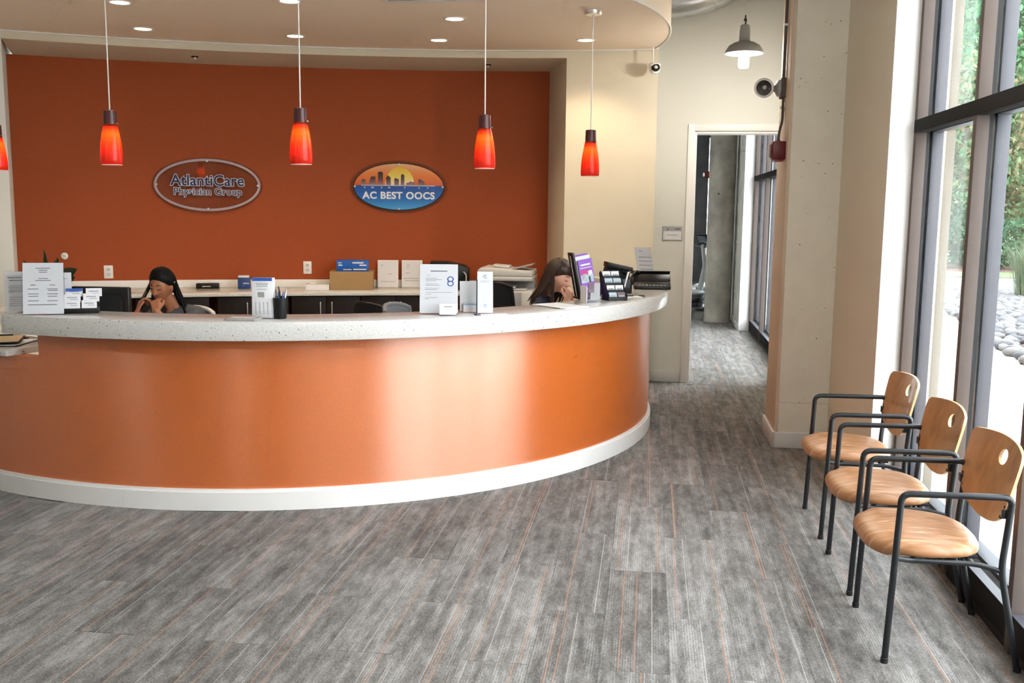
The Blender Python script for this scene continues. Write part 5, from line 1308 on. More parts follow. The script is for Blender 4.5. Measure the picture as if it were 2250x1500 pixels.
for x, z, w_, h_ in ((-0.125, 0.085, 0.04, 0.008), (-0.12, 0.062, 0.04, 0.012), (0.055, 0.086, 0.11, 0.014), (0.105, 0.062, 0.07, 0.014), (-0.05, 0.018, 0.08, 0.008), (0.075, 0.020, 0.13, 0.012)): q.box((x, -0.1105, z), (w_, 0.0015, h_))
q.build('box_print', 'paper', k_, world=False, smooth=0)
for x, lb, rows in ((-2.70, 'framed white sheet leaning on the orange wall, left of the pair', ((-0.06, 0.23, 0.02), (0.02, 0.14, 0.04), (0.0, 0.06, 0.15))), (-2.455, 'framed white sheet leaning on the orange wall, right of the pair', ((-0.04, 0.23, 0.035), (-0.045, 0.205, 0.03), (-0.045, 0.15, 0.04), (-0.01, 0.095, 0.15), (0.0, 0.07, 0.14)))):
    p, rz = on_back(x, 0.085); k_ = thing('framed_notice', lb, 'frame', p, rz, 'framed sheets on the back counter')
    T = Matrix.Rotation(math.radians(-9), 4, 'X')
    def sb(mb, nm, m_, par=k_, **kw): mb.v = [tuple(T @ Vector(v_)) for v_ in mb.v]; return mb.build(nm, m_, par, world=False, **kw)
    q = MB(); q.box2((-0.107, 0, 0), (0.107, 0.012, 0.285)); sb(q, 'frame', 'trim_white', bevel=0.002)
    q = MB(); q.box2((-0.099, -0.002, 0.008), (0.099, 0, 0.277)); s_ = sb(q, 'sheet', 'paper', smooth=0)
    q = MB()
    for a, b, c in rows: q.box((a, -0.0028, b), (c, 0.0008, 0.006))
    sb(q, 'text_line', 'ink_grey', s_, smooth=0)
p, rz = on_back(-2.06, 0.24); k_ = thing('label_printer', 'black desktop machine on the back counter behind the letter-size sign', 'printer', p, rz)
q = MB(); q.prism([(-0.19, 0.0), (0.20, 0.0), (0.205, 0.21), (0.16, 0.245), (-0.02, 0.285), (-0.19, 0.285)], -0.14, 0.15, Matrix(((1, 0, 0, 0), (0, 0, 1, 0), (0, 1, 0, 0), (0, 0, 0, 1)))); q.build('body', 'black_plastic', k_, world=False, bevel=0.008)
q = MB(); q.tube(bend([(0.145, -0.145, 0.05), (0.145, -0.16, 0.06), (0.175, -0.16, 0.09), (0.175, -0.16, 0.16), (0.15, -0.16, 0.185), (0.15, -0.145, 0.185)], 0.015), 0.007, 8); q.build('handle', 'light_grey', k_, world=False)
q = MB(); q.box2((-0.18, -0.146, 0.18), (0.10, -0.138, 0.27)); q.build('front_cover', 'soft_black', k_, world=False, bevel=0.003)

# copier standing in the corner
cp = thing('copier', 'pale grey floor-standing copier in the corner by the cream pier', 'copier', (-1.36, 9.45, 0), 0.02)
def bxp(nm, a, b, m_, bv=0.006, par=None):
    q = MB(); q.box2(a, b); return q.build(nm, m_, par or cp, world=False, bevel=bv)
bxp('cabinet', (-0.26, -0.25, 0.04), (0.26, 0.28, 0.925), 'light_grey', 0.010)
for k in range(3):
    d = bxp('paper_drawer', (-0.25, -0.262, 0.08 + k * 0.20), (0.15, -0.25, 0.27 + k * 0.20), 'light_grey')
    bxp('drawer_grip', (-0.10, -0.268, 0.225 + k * 0.20), (0.02, -0.262, 0.25 + k * 0.20), 'grey_plastic', 0.002, d)
bxp('front_door', (-0.25, -0.262, 0.69), (0.15, -0.25, 0.905), 'mid_grey')
bxp('side_door', (0.16, -0.262, 0.08), (0.25, -0.25, 0.905), 'light_grey')
bxp('slot_back', (-0.26, -0.02, 0.925), (0.26, 0.28, 1.012), 'mid_grey', 0.004)
bxp('slot_side', (-0.27, -0.25, 0.925), (-0.17, -0.02, 1.012), 'light_grey', 0.004)
bxp('output_paper', (-0.14, -0.255, 0.945), (0.10, -0.03, 0.956), 'paper', 0.001)
bxp('output_paper', (-0.06, -0.25, 0.928), (0.20, -0.03, 0.937), 'paper', 0.001)
bxp('scanner', (-0.27, -0.25, 1.012), (0.26, 0.28, 1.052), 'light_grey', 0.008)
q = MB(); q.prism([(-0.265, 1.055), (0.255, 1.055), (0.255, 1.105), (-0.05, 1.125), (-0.235, 1.135), (-0.265, 1.11)], -0.24, 0.27, Matrix(((1, 0, 0, 0), (0, 0, 1, 0), (0, 1, 0, 0), (0, 0, 0, 1)))); q.build('feeder_lid', 'light_grey', cp, world=False, bevel=0.008)
q = MB(); q.box((0.13, -0.02, 1.135), (0.25, 0.30, 0.010), RY(-14)); q.build('feed_tray', 'mid_grey', cp, world=False, bevel=0.003)
q = MB(); q.box((-0.06, 0.02, 1.140), (0.16, 0.20, 0.022), RY(4)); q.build('feeder_cover', 'light_grey', cp, world=False, bevel=0.005)
bxp('control_panel', (-0.30, -0.31, 0.90), (-0.10, -0.25, 0.97), 'mid_grey', 0.006)
for x in (-0.2, 0.2):
    for y in (-0.2, 0.22):
        q = MB(); q.lathe([(0.0, 0.0), (0.03, 0.0), (0.03, 0.04), (0, 0.04)], 14, Matrix.Translation((x, y, 0))); q.build('foot', 'black_plastic', cp, world=False)

# ------------------------------------------------------------------ people
def sstep(a, b, x):
    t = min(1, max(0, (x - a) / (b - a))); return t * t * (3 - 2 * t)
def g(x, s): return math.exp(-(x / s) ** 2)
def head_pt(d):
    """Head surface in head space (face to -Y, crown +Z) for a unit direction."""
    x, y, z = d[0] * 0.0745, d[1] * 0.094, d[2] * 0.117
    s = sstep(0.01, -0.112, z)
    x *= 1 - 0.34 * s
    y *= (1 - 0.04 * s) if y < 0 else (1.04 - 0.36 * s)
    if d[1] < 0:
        ax = abs(x)
        n = 0.0
        if z > -0.034: n = max(0.0, min(1.0, (0.026 - z) / 0.056))
        else: n = math.exp(-((z + 0.034) / 0.007) ** 2)
        wn = 0.009 + 0.006 * sstep(0.01, -0.03, z)
        y -= 0.026 * n * g(x, wn)
        y += 0.0085 * g(ax - 0.031, 0.015) * g(z - 0.008, 0.013)
        y -= 0.0045 * g(z - 0.030, 0.010) * g(x, 0.05)
        y -= 0.0085 * g(x, 0.022) * (g(z + 0.054, 0.006) + g(z + 0.066, 0.006))
        y -= 0.010 * g(x, 0.024) * g(z + 0.096, 0.017)
        y -= 0.0045 * g(ax - 0.043, 0.017) * g(z + 0.020, 0.022)
    return Vector((x, y, z))
def face_at(x, z, off=0.0015):
    d = Vector((x / 0.0745, -0.7, z / 0.117))
    for _ in range(14):
        r2 = d.x ** 2 + d.z ** 2; d.y = -math.sqrt(max(0.02, 1 - r2)); p = head_pt(d.normalized()); d.x += (x - p.x) * 8; d.z += (z - p.z) * 6
    p = head_pt(d.normalized()); return p + Vector((0, -off, 0))
def head_mesh(mb, M, n=56, m=44):
    vv = []; ff = []
    for i in range(m + 1):
        th = PI * i / m
        for k in range(n):
            ph = 2 * PI * k / n; vv.append(M @ head_pt((math.sin(th) * math.cos(ph), math.sin(th) * math.sin(ph), math.cos(th))))
    for i in range(m):
        for k in range(n): ff.append((i * n + k, (i + 1) * n + k, (i + 1) * n + (k + 1) % n, i * n + (k + 1) % n))
    mb.add(vv, ff)
    for s in (-1, 1):
        mb.sphere(M @ Vector((s * 0.074, 0.012, -0.008)), (0.009, 0.017, 0.030), 12, 8, M.to_3x3() @ RZ(s * 18))
HAIRLINE = [(0, 0.072), (30, 0.066), (55, 0.048), (78, 0.018), (92, 0.012), (108, -0.035), (130, -0.068), (180, -0.085)]
def hairline(phi, shift=0.0):
    a = abs(((phi + 180) % 360) - 180)
    for (a0, z0), (a1, z1) in zip(HAIRLINE[:-1], HAIRLINE[1:]):
        if a0 <= a <= a1: return z0 + (z1 - z0) * (a - a0) / (a1 - a0) + shift * max(0, 1 - a / 75)
    return -0.085
def hair_cap(mb, M, vol, shift=0.0, n=72, m=16):
    vv = []; ff = []
    for k in range(n):
        phi = 360 * k / n; ph = math.radians(phi); hx, hy = math.sin(ph), -math.cos(ph)
        lo = hairline(phi, shift) / 0.117; th1 = math.acos(max(-0.95, min(0.98, lo)))
        for i in range(m + 1):
            u = i / m; th = th1 * (1 - u)
            d = (math.sin(th) * hx, math.sin(th) * hy, math.cos(th)); p = head_pt(d)
            o = 0.0035 + vol * math.sin(min(1, u * 2.2) * PI / 2) * (0.75 + 0.5 * (0.5 - 0.5 * hy * -1)) * (1 + 0.06 * math.sin(phi * 0.35 + 3 * u))
            vv.append(M @ (p + Vector(d) * o))
    for k in range(n):
        for i in range(m): ff.append((k * (m + 1) + i, k * (m + 1) + i + 1, ((k + 1) % n) * (m + 1) + i + 1, ((k + 1) % n) * (m + 1) + i))
    mb.add(vv, ff)
def hair_strands(mb, M, phis, zend, drift, count, r0=0.0085, vol=0.016, rng=random.Random(4)):
    for k in range(count):
        phi = rng.uniform(*phis[rng.randrange(len(phis))]); ph = math.radians(phi); hx, hy = math.sin(ph), -math.cos(ph)
        pts = []; th1 = math.radians(rng.uniform(82, 112))
        for i in range(7):
            th = math.radians(6) + (th1 - math.radians(6)) * i / 6; d = (math.sin(th) * hx, math.sin(th) * hy, math.cos(th))
            pts.append(M @ (head_pt(d) + Vector(d) * (vol * (0.8 + 0.4 * rng.random()))))
        e = pts[-1].copy(); zz = zend + rng.uniform(-0.05, 0.07); n = 7
        dr = Vector(drift) + Vector((rng.uniform(-0.02, 0.02), rng.uniform(-0.02, 0.02), 0))
        for i in range(1, n + 1):
            u = i / n; pts.append(Vector((e.x + dr.x * u ** 1.3, e.y + dr.y * u ** 1.3, e.z + (zz - e.z) * u)) + Vector((0.006 * math.sin(5 * u + k), 0.006 * math.cos(4 * u + k), 0)))
        rr = [r0 * 0.5] + [r0] * (len(pts) - 5) + [r0 * 0.9, r0 * 0.75, r0 * 0.5, r0 * 0.2]
        mb.tube(pts, rr, 6)
def hand(mb, w, d, nrm, curl, thumb, spread=1.0, sc=1.0):
    """Palm and five separate bent fingers; nrm is where the palm faces, thumb the thumb-side axis."""
    w = Vector(w); d = Vector(d).normalized(); nrm = Vector(nrm); nrm = (nrm - d * nrm.dot(d)).normalized()
    ac = Vector(thumb); ac = (ac - d * ac.dot(d) - nrm * ac.dot(nrm)).normalized()
    offs = (0.028, 0.010, -0.009, -0.026); plen = (0.080, 0.082, 0.078, 0.072)
    for o, L in zip(offs, plen): mb.capsule(w + ac * o * 0.55 * sc, w + d * L * sc + ac * o * sc, 0.0145 * sc, 0.0108 * sc)
    mb.capsule(w + ac * 0.012 * sc, w + d * 0.055 * sc + ac * 0.02 * sc, 0.016 * sc, 0.013 * sc)
    fl_ = ((0.040, 0.024, 0.019), (0.044, 0.028, 0.021), (0.041, 0.026, 0.020), (0.032, 0.020, 0.017))
    for i, (o, L, seg) in enumerate(zip(offs, plen, fl_)):
        p = w + d * L * sc + ac * o * sc; a = 0.0; r = 0.0092 * sc
        for j, s in enumerate(seg):
            a += math.radians(curl[j] * (1 + 0.06 * i)); dd = d * math.cos(a) + nrm * math.sin(a) + ac * (0.10 * spread * (1.5 - i) / 1.5 if j == 0 else 0)
            e = p + dd.normalized() * s * sc; mb.capsule(p, e, r, r * 0.9, 10, 3); p = e; r *= 0.9
    p = w + d * 0.022 * sc + ac * 0.026 * sc; v1 = (d * 0.75 + ac * 0.55 + nrm * 0.30).normalized(); e = p + v1 * 0.042 * sc
    mb.capsule(p, e, 0.0125 * sc, 0.0105 * sc, 10, 3); v2 = (d * 0.85 + ac * 0.05 + nrm * 0.45).normalized(); e2 = e + v2 * 0.032 * sc; mb.capsule(e, e2, 0.0105 * sc, 0.0085 * sc, 10, 3)

def person(label, Hc, yaw, pitch, roll, J, skin, shirt, hair, lip, hairfn, vneck=0.0):
    base = thing('person', label, 'person', (J['pelvis'][0], J['pelvis'][1], 0))
    M = Matrix.Translation(Hc) @ Matrix.Rotation(yaw, 4, 'Z') @ Matrix.Rotation(math.radians(pitch), 4, 'X') @ Matrix.Rotation(math.radians(roll), 4, 'Y')
    mb = MB(); head_mesh(mb, M)
    nb = Vector(J['neck']); mb.chain([M @ Vector((0, 0.028, -0.045)), nb], [0.050, 0.054]); mb.chain([M @ Vector((0, 0.012, -0.075)), nb], [0.040, 0.05])
    sl, sr = Vector(J['sh_l']), Vector(J['sh_r']); ch = Vector(J['chest']); pv = Vector(J['pelvis'])
    def torso(m, e):
        m.chain([nb - Vector((0, 0, 0.012)), sl], [0.046 + e, 0.052 + e]); m.chain([nb - Vector((0, 0, 0.012)), sr], [0.046 + e, 0.052 + e])
        up = nb.lerp(ch, 0.45)
        for s in (sl, sr):
            a = up.lerp(s, 0.45) - Vector((0, 0, 0.035)); b = ch.lerp(s, 0.35) - Vector((0, 0, 0.06)); c_ = pv.lerp(s, 0.22); c_.z = pv.z + 0.09
            m.chain([a, b, c_], [0.088 + e, 0.098 + e, 0.100 + e])
        m.chain([nb - Vector((0, 0, 0.06)), ch, pv + Vector((0, 0, 0.05))], [0.070 + e, 0.105 + e, 0.110 + e])
    torso(mb, 0)
    for S, E, W in (('sh_l', 'el_l', 'wr_l'), ('sh_r', 'el_r', 'wr_r')):
        mb.chain([J[S], J[E]], [0.048, 0.039]); mb.chain([J[E], Vector(J[E]).lerp(Vector(J[W]), 0.35), J[W]], [0.039, 0.037, 0.0245])
    for hnd in J['hands']: hand(mb, *hnd)
    f2 = Vector(J['fwd']); sd = Vector((-f2.y, f2.x, 0))
    legs = []
    for s in (-1, 1):
        hip = pv + sd * s * 0.09 + Vector((0, 0, 0.0)); kn = hip + f2 * 0.40 + Vector((0, 0, 0.005)); an = kn + Vector((0, 0, -0.45)) - f2 * 0.04; an.z = 0.09
        legs.append((hip, kn, an)); mb.chain([hip, kn], [0.078, 0.055]); mb.chain([kn, kn.lerp(an, 0.35), an], [0.054, 0.052, 0.034])
        mb.chain([Vector((an.x, an.y, 0.045)), Vector((an.x, an.y, 0.035)) + f2 * 0.15], [0.040, 0.032])
    remeshed(mb, 'body', skin, base, 0.0042, 2)
    sb_ = MB(); torso(sb_, 0.009)
    for S, E in (('sh_l', 'el_l'), ('sh_r', 'el_r')):
        a = Vector(J[S]); b = a.lerp(Vector(J[E]), 0.55); sb_.chain([a, b], [0.058, 0.052])
    o = remeshed(sb_, 'shirt', shirt, base, 0.007, 4)
    # open the neckline
    inv = PMAT[base.name].inverted(); bm = bmesh.new(); bm.from_mesh(o.data); c = inv @ (nb + Vector((0, 0, 0.03))); fn = Vector(J['fwd'])
    rm = [f for f in bm.faces if ((f.calc_center_median() - c).length < 0.066) or (vneck > 0 and (f.calc_center_median() - c - fn * 0.05 + Vector((0, 0, 0.03))).length < vneck)]
    bmesh.ops.delete(bm, geom=rm, context='FACES'); bm.to_mesh(o.data); bm.free()
    tb_ = MB()
    for hip, kn, an in legs:
        tb_.chain([hip, kn], [0.088, 0.064]); tb_.chain([kn, an], [0.062, 0.050])
    tb_.chain([pv + sd * 0.07, pv - sd * 0.07], [0.10, 0.10]); remeshed(tb_, 'trousers', 'trousers', base, 0.010, 3)
    for s in (-1, 1):
        q = MB(); q.tube([M @ face_at(s * x, z) for x, z in ((0.014, 0.030), (0.024, 0.036), (0.036, 0.037), (0.048, 0.031))], [0.0015, 0.0032, 0.003, 0.001], 6); q.build('eyebrow', hair, base)
        q = MB(); q.tube([M @ face_at(s * x, z, 0.002) for x, z in ((0.017, 0.004), (0.024, 0.001), (0.034, 0.0), (0.046, 0.004))], [0.001, 0.0028, 0.0028, 0.0012], 6); q.build('eyelashes', 'hair_black', base)
    q = MB(); q.tube([M @ face_at(x, -0.0535 + 0.0 * x, 0.001) for x in (-0.022, -0.012, 0.0, 0.012, 0.022)], [0.001, 0.004, 0.0042, 0.004, 0.001], 6)
    q.tube([M @ face_at(x, -0.065, 0.001) for x in (-0.020, -0.010, 0.0, 0.010, 0.020)], [0.001, 0.0045, 0.0052, 0.0045, 0.001], 6); q.build('lips', lip, base)
    hb = MB(); hairfn(hb, M); hb.build('hair', hair, base, smooth=60)
    return base, M

# woman on the phone
def combed(mb, M, vol, count, seed):
    rg_ = random.Random(seed)
    for k in range(count):                       # locks combed from the hairline back over the crown
        phi = -85 + 170 * (k + rg_.uniform(-0.3, 0.3)) / count; ph = math.radians(phi); pts = []
        z0 = max(-0.9, min(0.95, hairline(phi) / 0.117)); th0 = math.acos(z0); st = Vector((math.sin(th0) * math.sin(ph), -math.sin(th0) * math.cos(ph), math.cos(th0))); en = Vector((0.25 * math.sin(ph), 0.95, 0.05)).normalized()
        for i in range(11):
            u = i / 10; d = (st * (1 - u) + en * u + Vector((0.30 * math.sin(ph), 0, 0.75)) * (4 * u * (1 - u)) * 0.75).normalized(); o_ = 0.004 + vol * min(1, u * 3.0)
            pts.append(M @ (head_pt(d) + d * o_))
        mb.tube(pts, [0.0015] + [0.0048] * 9 + [0.003], 5)
def hair1(mb, M):
    combed(mb, M, 0.0205, 34, 2)
    hair_cap(mb, M, 0.020); mb.sphere(M @ Vector((0, 0.085, 0.02)), (0.055, 0.045, 0.065), 18, 12, M.to_3x3())
    hair_strands(mb, M, [(120, 168)], 0.83, (0.11, 0.06, 0), 36, 0.010, 0.018, random.Random(3))
    hair_strands(mb, M, [(190, 262)], 0.90, (-0.035, 0.03, 0), 34, 0.010, 0.016, random.Random(5))
J1 = dict(neck=(-3.475, 6.785, 0.945), sh_l=(-3.325, 6.86, 0.895), sh_r=(-3.635, 6.84, 0.89), chest=(-3.47, 6.87, 0.74), pelvis=(-3.465, 6.92, 0.565),
          el_l=(-3.36, 6.57, 0.785), wr_l=(-3.462, 6.505, 0.945), el_r=(-3.655, 6.56, 0.785), wr_r=(-3.632, 6.555, 0.925), fwd=(-0.12, -0.99, 0),
          hands=[((-3.462, 6.505, 0.945), (-0.22, 0.32, 0.92), (-0.25, 0.95, -0.1), (62, 75, 40), (1, 0.2, 0)), ((-3.632, 6.555, 0.925), (0.16, 0.26, 0.95), (0.85, 0.35, -0.1), (42, 48, 35), (0.2, -1, 0.1))])
w1, M1 = person('woman in grey shirt talking on the phone behind the counter', (-3.515, 6.70, 1.108), -0.10, 14, 4, J1, 'skin_deep', 'shirt_grey', 'hair_black', 'lip_deep', hair1, 0.035)
q = MB(); q.sphere(M1 @ Vector((0.082, 0.005, -0.052)), 0.0075, 12, 8); q.build('earring', 'pearl', w1)
q = MB(); q.sphere(M1 @ Vector((0.088, 0.03, 0.03)), 0.005, 10, 6); q.build('hair_clip', 'pearl', w1)
ph = thing('telephone_handset', 'black telephone handset held to the ear of the woman on the phone', 'phone', (-3.60, 6.62, 1.03))
q = MB(); q.tube(bend([M1 @ Vector((-0.092, 0.005, 0.01)), M1 @ Vector((-0.104, -0.03, -0.035)), (-3.618, 6.585, 1.00), (-3.605, 6.565, 0.95)], 0.03), 0.013, 10); q.build('grip', 'black_plastic', ph)
q = MB(); q.sphere(M1 @ Vector((-0.086, 0.008, 0.008)), (0.016, 0.026, 0.026), 14, 8, M1.to_3x3()); q.build('earpiece', 'black_plastic', ph)
q = MB(); q.sphere((-3.590, 6.570, 0.965), (0.020, 0.018, 0.022), 14, 8); q.build('mouthpiece', 'black_plastic', ph)

# woman in navy
def hair2(mb, M):
    hair_cap(mb, M, 0.018, -0.034)
    hair_strands(mb, M, [(75, 165), (195, 266)], 0.98, (-0.06, -0.015, 0), 110, 0.0095, 0.019, random.Random(8))
    hair_strands(mb, M, [(140, 220)], 0.93, (-0.11, 0.0, 0), 50, 0.011, 0.019, random.Random(9))
    hair_strands(mb, M, [(264, 272)], 0.96, (-0.01, -0.02, 0), 8, 0.008, 0.018, random.Random(10))
J2 = dict(neck=(-0.785, 7.395, 1.035), sh_l=(-0.83, 7.56, 0.955), sh_r=(-0.80, 7.235, 0.955), chest=(-0.87, 7.40, 0.82), pelvis=(-0.99, 7.38, 0.565),
          el_l=(-0.60, 7.52, 0.785), wr_l=(-0.575, 7.42, 1.01), el_r=(-0.61, 7.20, 0.785), wr_r=(-0.598, 7.262, 1.015), fwd=(0.985, -0.17, 0),
          hands=[((-0.575, 7.42, 1.01), (-0.10, -0.30, 0.95), (-0.9, -0.3, 0), (50, 60, 35), (0.1, 1, 0)), ((-0.598, 7.262, 1.015), (0.12, 0.28, 0.95), (-0.75, 0.6, 0), (62, 70, 40), (-0.5, -0.8, 0.1))])
w2, M2 = person('woman with long brown hair in navy shirt resting her chin on her hand', (-0.675, 7.38, 1.188), 1.2, 20, 0, J2, 'skin_light', 'shirt_navy', 'hair_brown', 'lip_light', hair2)

# ------------------------------------------------------------------ the gym seen through the doorway
def exercise_bike(label, loc, rz):
    e = thing('exercise_bike', label, 'exercise machine', loc, rz, 'exercise machines beyond the doorway')
    q = MB(); q.prism(rounded_rect(0.24, 1.15, 0.10), 0.03, 0.075); q.build('base_rail', 'gym_white', e, world=False, bevel=0.012)
    for y in (-0.50, 0.50):
        q = MB(); q.box((0, y, 0.025), (0.50, 0.08, 0.05)); q.build('foot', 'gym_white', e, world=False, bevel=0.012)
    q = MB(); q.lathe([(0.0, 0.0), (0.19, 0.0), (0.20, 0.02), (0.20, 0.20), (0.185, 0.225), (0.0, 0.225)], 32, Matrix.Translation((0.0, -0.25, 0.075))); q.build('drum', 'gym_blue', e, world=False)
    q = MB(); q.sphere((0.0, -0.25, 0.31), (0.225, 0.24, 0.055), 28, 12); q.build('drum_cover', 'gym_white', e, world=False)
    q = MB(); q.tube([(0.0, -0.42, 0.28), (0.0, -0.52, 0.75), (0.0, -0.46, 1.12)], [0.05, 0.04, 0.032], 12); q.build('mast', 'gym_white', e, world=False)
    q = MB(); q.box((0.0, -0.47, 1.20), (0.30, 0.05, 0.20), RX(-28)); c = q.build('console', 'black_plastic', e, world=False, bevel=0.012)
    q = MB(); q.box((0.0, -0.443, 1.205), (0.22, 0.01, 0.13), RX(-28)); q.build('display', 'gym_blue', c, world=False)
    for s in (-1, 1):
        q = MB(); q.tube(bend([(0, -0.47, 1.08), (s * 0.24, -0.45, 1.10), (s * 0.25, -0.22, 1.18)], 0.06), 0.016, 10); q.build('handlebar', 'gym_blue', e, world=False)
        q = MB(); q.tube([(s * 0.22, -0.25, 0.22), (s * 0.24, -0.10, 0.20)], 0.014, 8); q.box((s * 0.29, -0.08, 0.19), (0.10, 0.16, 0.03)); q.build('pedal', 'black_plastic', e, world=False)
    q = MB(); q.tube([(0, 0.30, 0.06), (0, 0.36, 0.52)], 0.035, 12); q.build('seat_post', 'gym_white', e, world=False)
    q = MB(); q.sphere((0, 0.36, 0.56), (0.20, 0.19, 0.055), 24, 10); q.build('saddle', 'soft_black', e, world=False)
    q = MB(); q.sphere((0, 0.52, 0.80), (0.20, 0.045, 0.20), 24, 12); q.build('back_pad', 'soft_black', e, world=False)
    return e
bk1 = exercise_bike('grey and white exercise machine nearest the doorway', (0.52, 16.7, 0), 2.2)
copy_tree(bk1, (0.86, 18.6, 0), 1.0, 'exercise machine farther back, beside the round column')
fa2 = thing('fire_alarm', 'small red fire alarm beside the round column in the far room', 'alarm', (0.96, 17.6, 2.3), 0, 'red fire alarms')
q = MB(); q.box2((0.92, 17.58, 2.25), (1.02, 17.66, 2.37)); q.build('housing', 'alarm_red', fa2, bevel=0.006)
q = MB(); q.sphere((0.895, 17.6, 2.31), (0.018, 0.03, 0.035), 12, 8); q.build('strobe', 'trim_white', fa2)
q = MB(); q.tube([(1.0, 17.64, 2.37), (1.0, 17.64, ZC)], 0.012, 8); q.build('conduit', 'sill_dark', fa2)
for y, z, lb in ((15.0, 0.45, 'white outlet plate low on the far hall wall, farther one'), (14.6, 0.45, 'white outlet plate low on the far hall wall, nearer one'), (15.05, 1.22, 'small white switch on the far hall wall')):
    o = thing('wall_plate', lb, 'outlet', (1.29, y, z), 0, 'plates on the far hall wall')
    hh = 0.06 if z < 1 else 0.035
    q = MB(); q.box2((-0.008, -0.035, -hh), (0, 0.035, hh)); q.build('cover_plate', 'trim_white', o, world=False, bevel=0.002)
    q = MB(); q.box2((-0.011, -0.012, -0.02), (-0.008, 0.012, 0.02)); q.build('rocker', 'light_grey', o, world=False, bevel=0.001)
st = thing('strike_plate', 'small grey metal latch plate on the doorway lining', 'latch', (1.354, 9.84, 1.05))
q = MB(); q.box2((1.350, 9.815, 0.99), (1.355, 9.865, 1.11)); q.build('plate', 'steel', st, bevel=0.001)

# ------------------------------------------------------------------ outdoors
def plane(name, poly, z, m_, th=0.06):
    q = MB(); q.prism(poly, z - th, z); return struct(q.build(name, m_, smooth=0))
GZ = -0.10
plane('ground_paving', [(1.585, -30), (60, -30), (60, 24.4), (6.45, 24.4), (1.585, 24.4)], GZ, 'paving')
plane('ground_road', [(1.585, 24.4), (80, 24.4), (80, 29.0), (-20, 29.0), (-20, 24.4)], GZ, 'road')
plane('ground_lawn', [(-20, 29.0), (80, 29.0), (80, 31.6), (-20, 31.6)], GZ + 0.02, 'lawn')
plane('ground_mulch', [(-20, 31.6), (80, 31.6), (80, 36), (-20, 36)], GZ + 0.03, 'mulch')
plane('ground_field', [(-60, 36), (150, 36), (150, 160), (-60, 160)], GZ + 0.02, 'field')
# pier cladding outside, and canopy
q = MB(); q.box2((1.60, 5.79, -0.1), (1.655, 9.6, 4.6)); pw = struct(q.build('wall_outside', 'limestone', smooth=0))

bed = plane('ground_gravel', [(4.35, 10.5), (14, 10.5), (14, 24.2), (6.5, 24.2), (5.5, 19.0), (4.75, 14.5)], GZ + 0.03, 'gravel_bed', 0.02)
stone_me = []
for k in range(6):
    q = MB(); r_ = random.Random(k); q.sphere((0, 0, 0), (0.11, 0.08, 0.05), 8, 5)
    q.v = [tuple(c * (1 + 0.25 * mnoise.noise(Vector(p) * 14 + Vector((k * 7, 0, 0)))) for c in p) for p in q.v]
    me = q.mesh('stone'); me.polygons.foreach_set('use_smooth', [True] * len(me.polygons)); me.materials.append(MATS[('stone_a', 'stone_b', 'stone_c')[k % 3]]); stone_me.append(me)
spots = []
def bed_left(y):
    P = [(10.5, 4.35), (14.5, 4.75), (19.0, 5.5), (24.2, 6.5)]
    for (a, xa), (b, xb) in zip(P[:-1], P[1:]):
        if a <= y <= b: return xa + (xb - xa) * (y - a) / (b - a)
    return 6.5
rr_ = random.Random(21); y = 11.0
while y < 24.0:
    x = bed_left(y) + rr_.uniform(0, 0.1)
    while x < bed_left(y) + 4.2:
        spots.append((x + rr_.uniform(-0.05, 0.05), y + rr_.uniform(-0.05, 0.05))); x += rr_.uniform(0.15, 0.22)
    y += 0.17
def in_view(x, y): return 0.285 < x / y < 0.385
vis = sorted([s for s in spots if in_view(*s)], key=lambda s: s[1]); near = set(vis[:300])
mb_rest = MB()
for (x, y) in spots:
    sc = rr_.uniform(0.7, 1.35); rz = rr_.uniform(0, PI); k = rr_.randrange(6)
    if (x, y) in near:
        o = bpy.data.objects.new('stone', stone_me[k]); COL.objects.link(o); o.parent = bed
        o.location = (x, y, GZ + 0.03 + 0.02 * sc); o.scale = (sc, sc, sc); o.rotation_euler = (rr_.uniform(-0.3, 0.3), rr_.uniform(-0.3, 0.3), rz)
    else:
        Mx = Matrix.Translation((x, y, GZ + 0.05)) @ Matrix.Rotation(rz, 4, 'Z') @ Matrix.Scale(sc, 4)
        mb_rest.add([Mx @ v_.co for v_ in stone_me[k].vertices], [tuple(p_.vertices) for p_ in stone_me[k].polygons])
ro = mb_rest.build('stone', 'stone_a', bed, world=False, smooth=80); ro['kind'] = 'stuff'

